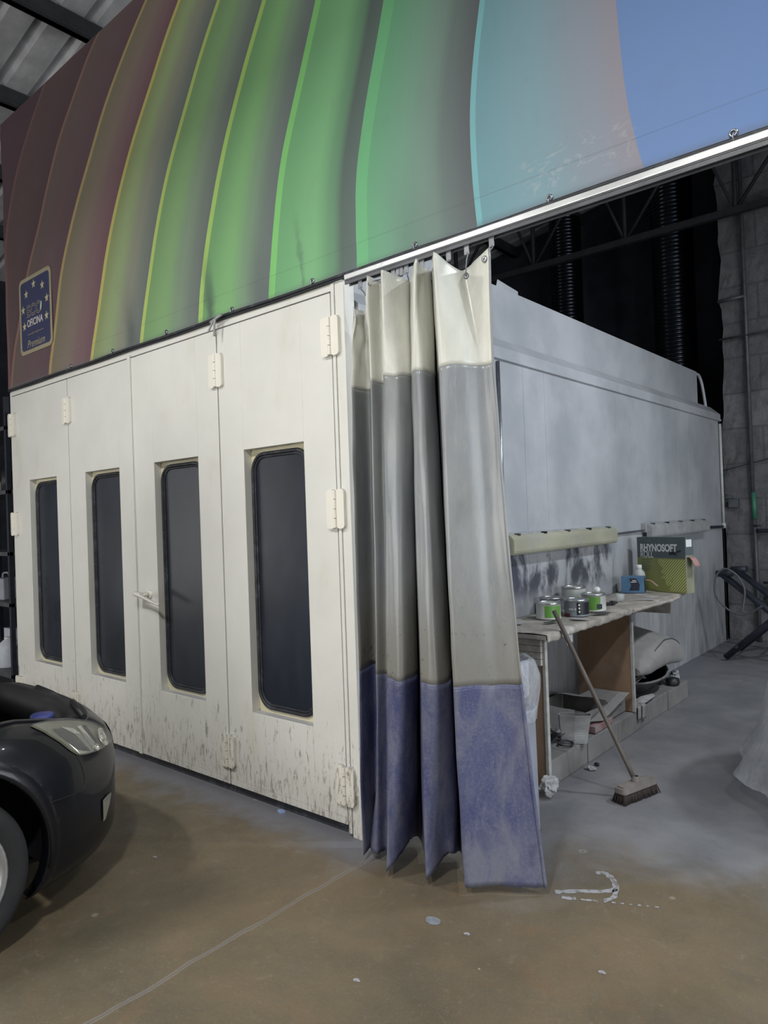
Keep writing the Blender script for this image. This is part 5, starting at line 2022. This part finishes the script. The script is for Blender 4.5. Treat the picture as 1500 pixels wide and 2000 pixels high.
def half_columns():
    cols = []
    for k in range(8):        # rear quarter
        a = PI / 2 * (1 - k / 8)
        cols.append(('r', a))
    y = YR0
    n = 76
    for k in range(n):
        cols.append(('s', YR0 + (YB - YR0) * k / n))
    for k in range(41):
        t = k / 40
        cols.append(('f', PI / 2 * t))
    return cols


def colpt(c, s):
    if c[0] == 'f':
        z = 0.12 + (ztop(c[1]) - 0.12) * s
        return body(c[1], z)
    z = 0.12 + 0.715 * s
    if c[0] == 's':
        return Vector((XC + lerpt(z, 1), c[1], z + lift(c[1], z)))
    cc, ss = sgp(math.cos(c[1]), 2 / 3.2), sgp(math.sin(c[1]), 2 / 3.2)
    yr = YR1 + 0.1 * smooth((z - 0.6) / 0.25)
    return Vector((XC + lerpt(z, 1) * cc, YR0 + (yr - YR0) * ss, z + lift(YR0, z)))


car = thing('car', 'black car with raised bonnet, clear headlight and silver wheel, nose towards the booth', 'car', (XC, -2.8, 0))
cols = half_columns()
b = bmesh.new()
edges_arch = []
for side in (1, -1):
    V = {}
    for i in range(NROW + 1):
        for j, c in enumerate(cols):
            p = colpt(c, i / NROW)
            V[i, j] = [p, False]
    for key, (p, _) in list(V.items()):
        for (ay, az, ar) in ARCH:
            dy, dz = p.y - ay, p.z - az
            d_ = math.hypot(dy, dz)
            if d_ < ar:
                V[key][1] = (ay, az, ar)
    vv = {}

    def gv(key):
        if key not in vv:
            p, ins = V[key]
            p = p.copy()
            if False:
                ay, az, ar = ins
                dy, dz = p.y - ay, p.z - az
                d_ = max(1e-4, math.hypot(dy, dz))
                p.y, p.z = ay + dy / d_ * ar, az + dz / d_ * ar
                if p.z < 0.12:
                    p.z = 0.12
                    p.y = ay + math.copysign(math.sqrt(ar * ar - (az - .12) ** 2), dy)
            if side < 0:
                p.x = 2 * XC - p.x
            vv[key] = b.verts.new(p)
        return vv[key]
    for i in range(NROW):
        for j in range(len(cols) - 1):
            ks = [(i, j), (i, j + 1), (i + 1, j + 1), (i + 1, j)]
            cen = sum((V[k][0] for k in ks), Vector()) / 4
            if any(math.hypot(cen.y - ay, cen.z - az) < ar + 0.012 for ay, az, ar in ARCH):
                continue
            q = [gv(k) for k in ks]
            if side < 0:
                q.reverse()
            try:
                f = b.faces.new(q)
                f.smooth = True
            except ValueError:
                pass
bmesh.ops.remove_doubles(b, verts=b.verts, dist=0.0008)
shell = part('body_shell', b, 'carpaint', car, world=True, recalc=True)
solid(shell, 0.006, -1)
# fender shoulders and slam panel round the engine bay
YC = -2.35
for side in (1, -1):
    b = bmesh.new()
    rows = []
    ys = [YC + (YB - YC) * k / 10 for k in range(10)]
    outer = [colpt(('s', y), 1.0) for y in ys] + [colpt(('f', PI / 2 * k / 20), 1.0) for k in range(12)]
    for p in outer:
        ctr = Vector((XC, min(p.y, -1.6), p.z))
        inn = p + (ctr - p).normalized() * 0.035
        row = [p, p.lerp(inn, .5) + Vector((0, 0, 0.006)), inn, inn + Vector((0, 0, -0.05)) + (ctr - p).normalized() * 0.02]
        if side < 0:
            row = [Vector((2 * XC - q.x, q.y, q.z)) for q in row]
        rows.append(row)
    grid(b, rows)
    o = part('wing_shoulder', b, 'carpaint', car, world=True, recalc=False)
    solid(o, 0.004)
b = bmesh.new()
rows = []
for k in range(-24, 25):
    a = PI / 2 - abs(k) / 24 * (PI / 2 - 0.80)
    sg = 1 if k >= 0 else -1
    p = colpt(('f', a), 1.0)
    q = Vector((XC + (p.x - XC) * 0.97, p.y - 0.05, p.z + 0.008))
    r = Vector((XC + (p.x - XC) * 0.95, p.y - 0.095, p.z))
    s_ = Vector((XC + (p.x - XC) * 0.95, p.y - 0.10, 0.60))
    row = [p, q, r, s_]
    if sg < 0:
        row = [Vector((2 * XC - u.x, u.y, u.z)) for u in row]
    rows.append(row)
grid(b, rows)
o = part('slam_panel', b, 'carblack', car, world=True, recalc=False)
solid(o, 0.004)
for (xa, ya, xb_, yb_, z) in ((-0.93, -0.990, -0.72, -1.04, 0.777), (-1.32, -0.985, -1.06, -0.975, 0.795)):
    b = bmesh.new()
    P0, P1 = Vector((xa, ya, z)), Vector((xb_, yb_, z - 0.028))
    tube(b, [P0, P0.lerp(P1, .5) + Vector((0, 0, 0.004)), P1], 0.014, 10)
    part('rubber_seal', b, 'carblack', car, world=True)
# engine bay
b = bmesh.new()
box(b, (XC - 0.54, YC, 0.40), (XC + 0.54, -1.30, 0.42))
box(b, (XC - 0.60, -1.30, 0.40), (XC + 0.60, -0.95, 0.42))
box(b, (XC - 0.55, YC, 0.40), (XC - 0.53, -1.3, 0.74))
box(b, (XC + 0.53, YC, 0.40), (XC + 0.55, -1.35, 0.74))
box(b, (XC - 0.80, YC - 0.02, 0.75), (XC + 0.80, YC, 0.93))
box(b, (XC - 0.53, YC - 0.02, 0.40), (XC + 0.53, YC, 0.76))
part('engine_bay', b, 'engine', car, world=True)
b = bmesh.new()
box(b, (XC - 0.30, -2.10, 0.42), (XC + 0.28, -1.55, 0.76), 0.03)
box(b, (XC - 0.24, -2.0, 0.76), (XC + 0.22, -1.62, 0.80), 0.02)
for k in range(4):
    tube(b, [(XC - 0.2 + 0.12 * k, -1.62, 0.78), (XC - 0.2 + 0.12 * k, -1.50, 0.70), (XC - 0.2 + 0.12 * k, -1.46, 0.55)], 0.024, 8)
tube(b, cr([(XC + 0.2, -1.5, 0.7), (XC + 0.4, -1.42, 0.74), (XC + 0.55, -1.6, 0.74), (XC + 0.5, -1.9, 0.74)], 5), 0.03, 8)
tube(b, cr([(XC + 0.0, -1.4, 0.72), (XC + 0.3, -1.36, 0.76), (XC + 0.5, -1.42, 0.75)], 5), 0.02, 8)
part('engine_block', b, 'engine', car, world=True)
b = bmesh.new()
box(b, (XC + 0.26, -1.98, 0.5), (XC + 0.52, -1.70, 0.74), 0.02)
part('battery_box', b, 'engine', car, world=True)
rs = Vector((-0.79, -1.195, 0))
b = bmesh.new()
lathe(b, [(0, 0.60), (0.055, 0.60), (0.055, 0.70), (0.038, 0.74), (0.034, 0.765), (0, 0.765)], (rs.x, rs.y, 0), 20)
resv = part('washer_reservoir', b, 'carblack', car, world=True)
b = bmesh.new()
lathe(b, [(0.040, 0.762), (0.046, 0.766), (0.048, 0.785), (0.042, 0.790), (0.0, 0.790)], (rs.x, rs.y, 0), 22)
o = part('blue_cap', b, 'bluecap', resv, world=True)
o.location = (0, 0, 0)
# raised bonnet
b = bmesh.new()
rows = []
for i in range(13):
    s = i / 12
    y = YC + 0.50 * s
    z = 0.985 + 1.08 * s
    hw = 0.74 - 0.10 * s * s
    rows.append([(XC + hw * (2 * j / 12 - 1), y - 0.03 * (1 - (2 * j / 12 - 1) ** 2) + 0.06 * s * s, z - 0.04 * s * (2 * j / 12 - 1) ** 2) for j in range(13)])
grid(b, rows)
o = part('bonnet', b, 'carpaint', car, world=True, recalc=False)
solid(o, 0.02)
# cabin
b = bmesh.new()
sec = [(-2.38, 0.70, 0.97, 0.985), (-3.05, 0.62, 0.97, 1.42), (-3.5, 0.60, 0.97, 1.50), (-4.3, 0.60, 0.97, 1.46), (-4.95, 0.62, 0.97, 1.02)]
rows = []
for (y, tw, z0, z1) in sec:
    rows.append([(XC + 0.79, y, z0), (XC + 0.76, y, z0 + (z1 - z0) * .35), (XC + tw + 0.04, y, z0 + (z1 - z0) * .85), (XC + tw * .8, y, z1), (XC, y, z1 + 0.02), (XC - tw * .8, y, z1), (XC - tw - 0.04, y, z0 + (z1 - z0) * .85), (XC - 0.76, y, z0 + (z1 - z0) * .35), (XC - 0.79, y, z0)])
grid(b, rows)
part('cabin', b, 'carpaint', car, world=True)
# wheels, arch liners
for (ay, az, ar), nm in zip(ARCH, ('f', 'r')):
    for side in (1, -1):
        if nm == 'r' and side < 0:
            pass
        xo = XC + side * 0.875
        b = bmesh.new()
        lathe(b, [(ar + 0.003, xo), (ar + 0.003, xo - side * 0.30), (0.02, xo - side * 0.31)], (0, ay, az), 30, 'X', a0=-0.2, a1=PI + 0.2)
        part('arch_liner', b, 'carblack', car, world=True)
        # lip
        b = bmesh.new()
        rows = []
        for k in range(49):
            t_ = -0.52 + (PI + 1.04) * k / 48
            row = []
            for (dr, dx) in ((-0.004, -0.06), (-0.004, -0.006), (0.0, 0.001), (0.016, 0.0045), (0.040, 0.003), (0.056, -0.002)):
                yy, zz = ay + (ar + dr) * math.cos(t_), az + (ar + dr) * math.sin(t_)
                zq = max(.125, zz)
                if yy > YB:
                    q = max(0.0, min(1.0, (yy - YB) / (lerpt(zq, 2) - YB)))
                    xs = lerpt(zq, 1) * (1 - q ** NE) ** (1 / NE)
                else:
                    xs = lerpt(min(zq, .835), 1)
                row.append((XC + side * (xs + dx), yy, zq))
            rows.append(row)
        grid(b, rows)
        part('arch_lip', b, 'carpaint', car, world=True)
        R = 0.322
        xf = XC + side * 0.885
        wd = 0.205
        b = bmesh.new()
        prof = [(0.232, 0.0), (0.250, 0.010), (0.290, 0.012), (0.310, 0.004), (R - 0.002, -0.018), (R, -0.05), (R, -wd + 0.05), (R - 0.004, -wd + 0.018), (0.300, -wd), (0.232, -wd)]
        lathe(b, [(r, xf + side * h) for r, h in prof], (0, ay, R), 56, 'X')
        for q in range(3):
            pass
        wh = part('tyre', b, 'tyre', car, world=True)
        b = bmesh.new()
        prof = [(0.234, 0.0), (0.236, 0.006), (0.228, 0.006), (0.212, -0.004), (0.205, -0.025), (0.210, -0.10), (0.215, -wd + 0.02), (0.232, -wd)]
        lathe(b, [(r, xf + side * h) for r, h in prof], (0, ay, R), 48, 'X')
        # five twin-edged spokes
        for k in range(5):
            a = 2 * PI * k / 5 + 0.35
            ca, sa = math.cos(a), math.sin(a)
            tv = Vector((0, -sa, ca))
            rv = Vector((0, ca, sa))
            c0 = Vector((xf, ay, R))
            for sgn in (-1, 1):
                inn = c0 + rv * 0.03 + Vector((side * -0.020, 0, 0))
                out = c0 + rv * 0.222 + Vector((side * -0.004, 0, 0))
                ridge0, ridge1 = inn, out
                e0 = c0 + rv * 0.04 + tv * sgn * 0.036 + Vector((side * -0.045, 0, 0))
                e1 = c0 + rv * 0.215 + tv * sgn * 0.062 + Vector((side * -0.035, 0, 0))
                poly(b, [ridge0, ridge1, e1, e0])
                poly(b, [e0, e1, e1 + Vector((-side * 0.03, 0, 0)), e0 + Vector((-side * 0.03, 0, 0))])
        lathe(b, [(0.0, xf - side * 0.008), (0.034, xf - side * 0.010), (0.045, xf - side * 0.022), (0.045, xf - side * 0.06)], (0, ay, R), 20, 'X')
        part('alloy_rim', b, 'alloy', wh, world=True)
        b = bmesh.new()
        lathe(b, [(0.02, xf - side * 0.10), (0.14, xf - side * 0.10), (0.14, xf - side * 0.125), (0.02, xf - side * 0.125)], (0, ay, R), 30, 'X')
        part('brake_disc', b, 'steel_grey', wh, world=True)


def patch(name, poly_az, offn, mt, parent, sides=(1,)):
    b = bmesh.new()
    for side in sides:
        pts = []
        for (a, z) in poly_az:
            p = body(a, z)
            nrm = (body(a + 0.01, z) - body(a - 0.01, z)).cross(body(a, z + 0.01) - body(a, z - 0.01)).normalized()
            p = p + nrm * offn
            if side < 0:
                p.x = 2 * XC - p.x
            pts.append(p)
        f = poly(b, pts)
    bmesh.ops.triangulate(b, faces=b.faces)
    return part(name, b, mt, parent, world=True, recalc=False)


def ribbon(name, top, bot, offn, mt, parent, nu=24, nv=10, bulge=0.0, sides=(1,)):
    T = cr([(p[0], p[1], 0) for p in top], 6)
    B = cr([(p[0], p[1], 0) for p in bot], 6)
    b = bmesh.new()
    for side in sides:
        rows = []
        for i in range(nu + 1):
            s = i / nu
            tp = T[min(int(s * (len(T) - 1)), len(T) - 1)]
            bt = B[min(int(s * (len(B) - 1)), len(B) - 1)]
            row = []
            for j in range(nv + 1):
                q = j / nv
                a, z = tp.x + (bt.x - tp.x) * q, tp.y + (bt.y - tp.y) * q
                nrm = (body(a + 0.01, z) - body(a - 0.01, z)).cross(body(a, z + 0.01) - body(a, z - 0.01)).normalized()
                p = body(a, z) + nrm * (offn + bulge * math.sin(q * PI) * math.sin(min(1, s * 1.1) * PI))
                if side < 0:
                    p.x = 2 * XC - p.x
                row.append(p)
            rows.append(row)
        grid(b, rows)
    return part(name, b, mt, parent, world=True, recalc=False)


HT = [(.465, .801), (.584, .793), (.71, .769), (.829, .732), (.918, .687), (.933, .638), (.903, .605)]
HB = [(.465, .801), (.473, .765), (.495, .716), (.539, .646), (.666, .622), (.777, .613), (.903, .605)]
for SD in (1, -1):
    hl = ribbon('headlight', HT, HB, 0.004, 'lampcream', car, sides=(SD,))
    patch('indicator_segment', [(0.533, 0.766), (0.593, 0.755), (0.606, 0.716), (0.61, 0.67), (0.63, 0.641), (0.557, 0.66), (0.545, 0.693), (0.529, 0.728)], 0.008, 'lampdark', hl, sides=(SD,))
    patch('chrome_trim', [(0.593, 0.762), (0.658, 0.735), (0.664, 0.71), (0.655, 0.674), (0.668, 0.627), (0.64, 0.633), (0.622, 0.674), (0.618, 0.72)], 0.010, 'chrome', hl, sides=(SD,))
    patch('chrome_trim', [(0.64, 0.627), (0.668, 0.627), (0.553, 0.645), (0.533, 0.699), (0.549, 0.665), (0.60, 0.642)][0:6], 0.009, 'chrome', hl, sides=(SD,))
    patch('chrome_trim', [(0.70, 0.735), (0.735, 0.73), (0.712, 0.65), (0.672, 0.63)], 0.010, 'chrome', hl, sides=(SD,))
    patch('dark_divider', [(0.745, 0.728), (0.775, 0.722), (0.738, 0.66), (0.712, 0.64)], 0.010, 'carblack', hl, sides=(SD,))
    b = bmesh.new()
    for side in (SD,):
        for (a, z, r) in ((0.82, 0.652, 0.043), (0.70, 0.632, 0.016)):
            p = body(a, z)
            nrm = (body(a + 0.01, z) - body(a - 0.01, z)).cross(body(a, z + 0.01) - body(a, z - 0.01)).normalized()
            if side < 0:
                p.x = 2 * XC - p.x
                nrm.x *= -1
            mw = frame(p + nrm * 0.004, nrm.orthogonal(), nrm.cross(nrm.orthogonal()))
            n0 = len(b.verts)
            b.verts.ensure_lookup_table()
            before = set(b.verts)
            lathe(b, [(r, 0.010), (r * 0.96, 0.013), (r * 0.8, 0.006), (r * 0.35, 0.001), (r * .3, 0.008), (0, 0.011)], n=26)
            for v in b.verts:
                if v not in before:
                    v.co = mw @ v.co
    part('reflector_bowl', b, 'chrome', hl, world=True)
    ribbon('lens', HT, HB, 0.014, 'lens', hl, bulge=0.012, sides=(SD,))
patch('fog_lamp', [(0.71, 0.397), (0.777, 0.401), (0.844, 0.392), (0.80, 0.35), (0.74, 0.305), (0.71, 0.30)], 0.006, 'chrome', car)
patch('fog_lamp', [(0.71, 0.397), (0.777, 0.401), (0.844, 0.392), (0.80, 0.35), (0.74, 0.305), (0.71, 0.30)], 0.006, 'chrome', car, sides=(-1,))
# bumper shut line
for side in (1, -1):
    b = bmesh.new()
    P = cr([(p[0], p[1], 0) for p in [(.539, .643), (.547, .585), (.554, .53), (.54, .505), (.517, .495), (.44, .500), (.369, .507), (.330, .509)]], 5)
    pts = []
    for p in P:
        q = body(p.x, p.y)
        if side < 0:
            q.x = 2 * XC - q.x
        pts.append(q)
    tube(b, pts, 0.0026, 5)
    part('bumper_shut_line', b, 'carblack', car, world=True)
# grille and lower intake on the nose
b = bmesh.new()
for z0, z1 in ((0.52, 0.64), (0.22, 0.36)):
    rows = []
    for k in range(-10, 11):
        a = PI / 2 - abs(k) / 10 * 0.40
        row = []
        for j in range(5):
            z = z0 + (z1 - z0) * j / 4
            p = body(a, z) + Vector((0, 0.006, 0))
            if k < 0:
                p.x = 2 * XC - p.x
            row.append(p)
        rows.append(row)
    grid(b, rows)
part('grille', b, 'carblack', car, world=True, recalc=False)
b = bmesh.new()
pts = []
box(b, (XC - 0.26, -0.752, 0.46), (XC + 0.26, -0.742, 0.50), 0.003)
part('number_plate', b, 'white', car, world=True)
b = bmesh.new()
box(b, (XC - 0.54, -4.9, 0.15), (XC + 0.54, -1.0, 0.17))
part('underbody', b, 'carblack', car, world=True)
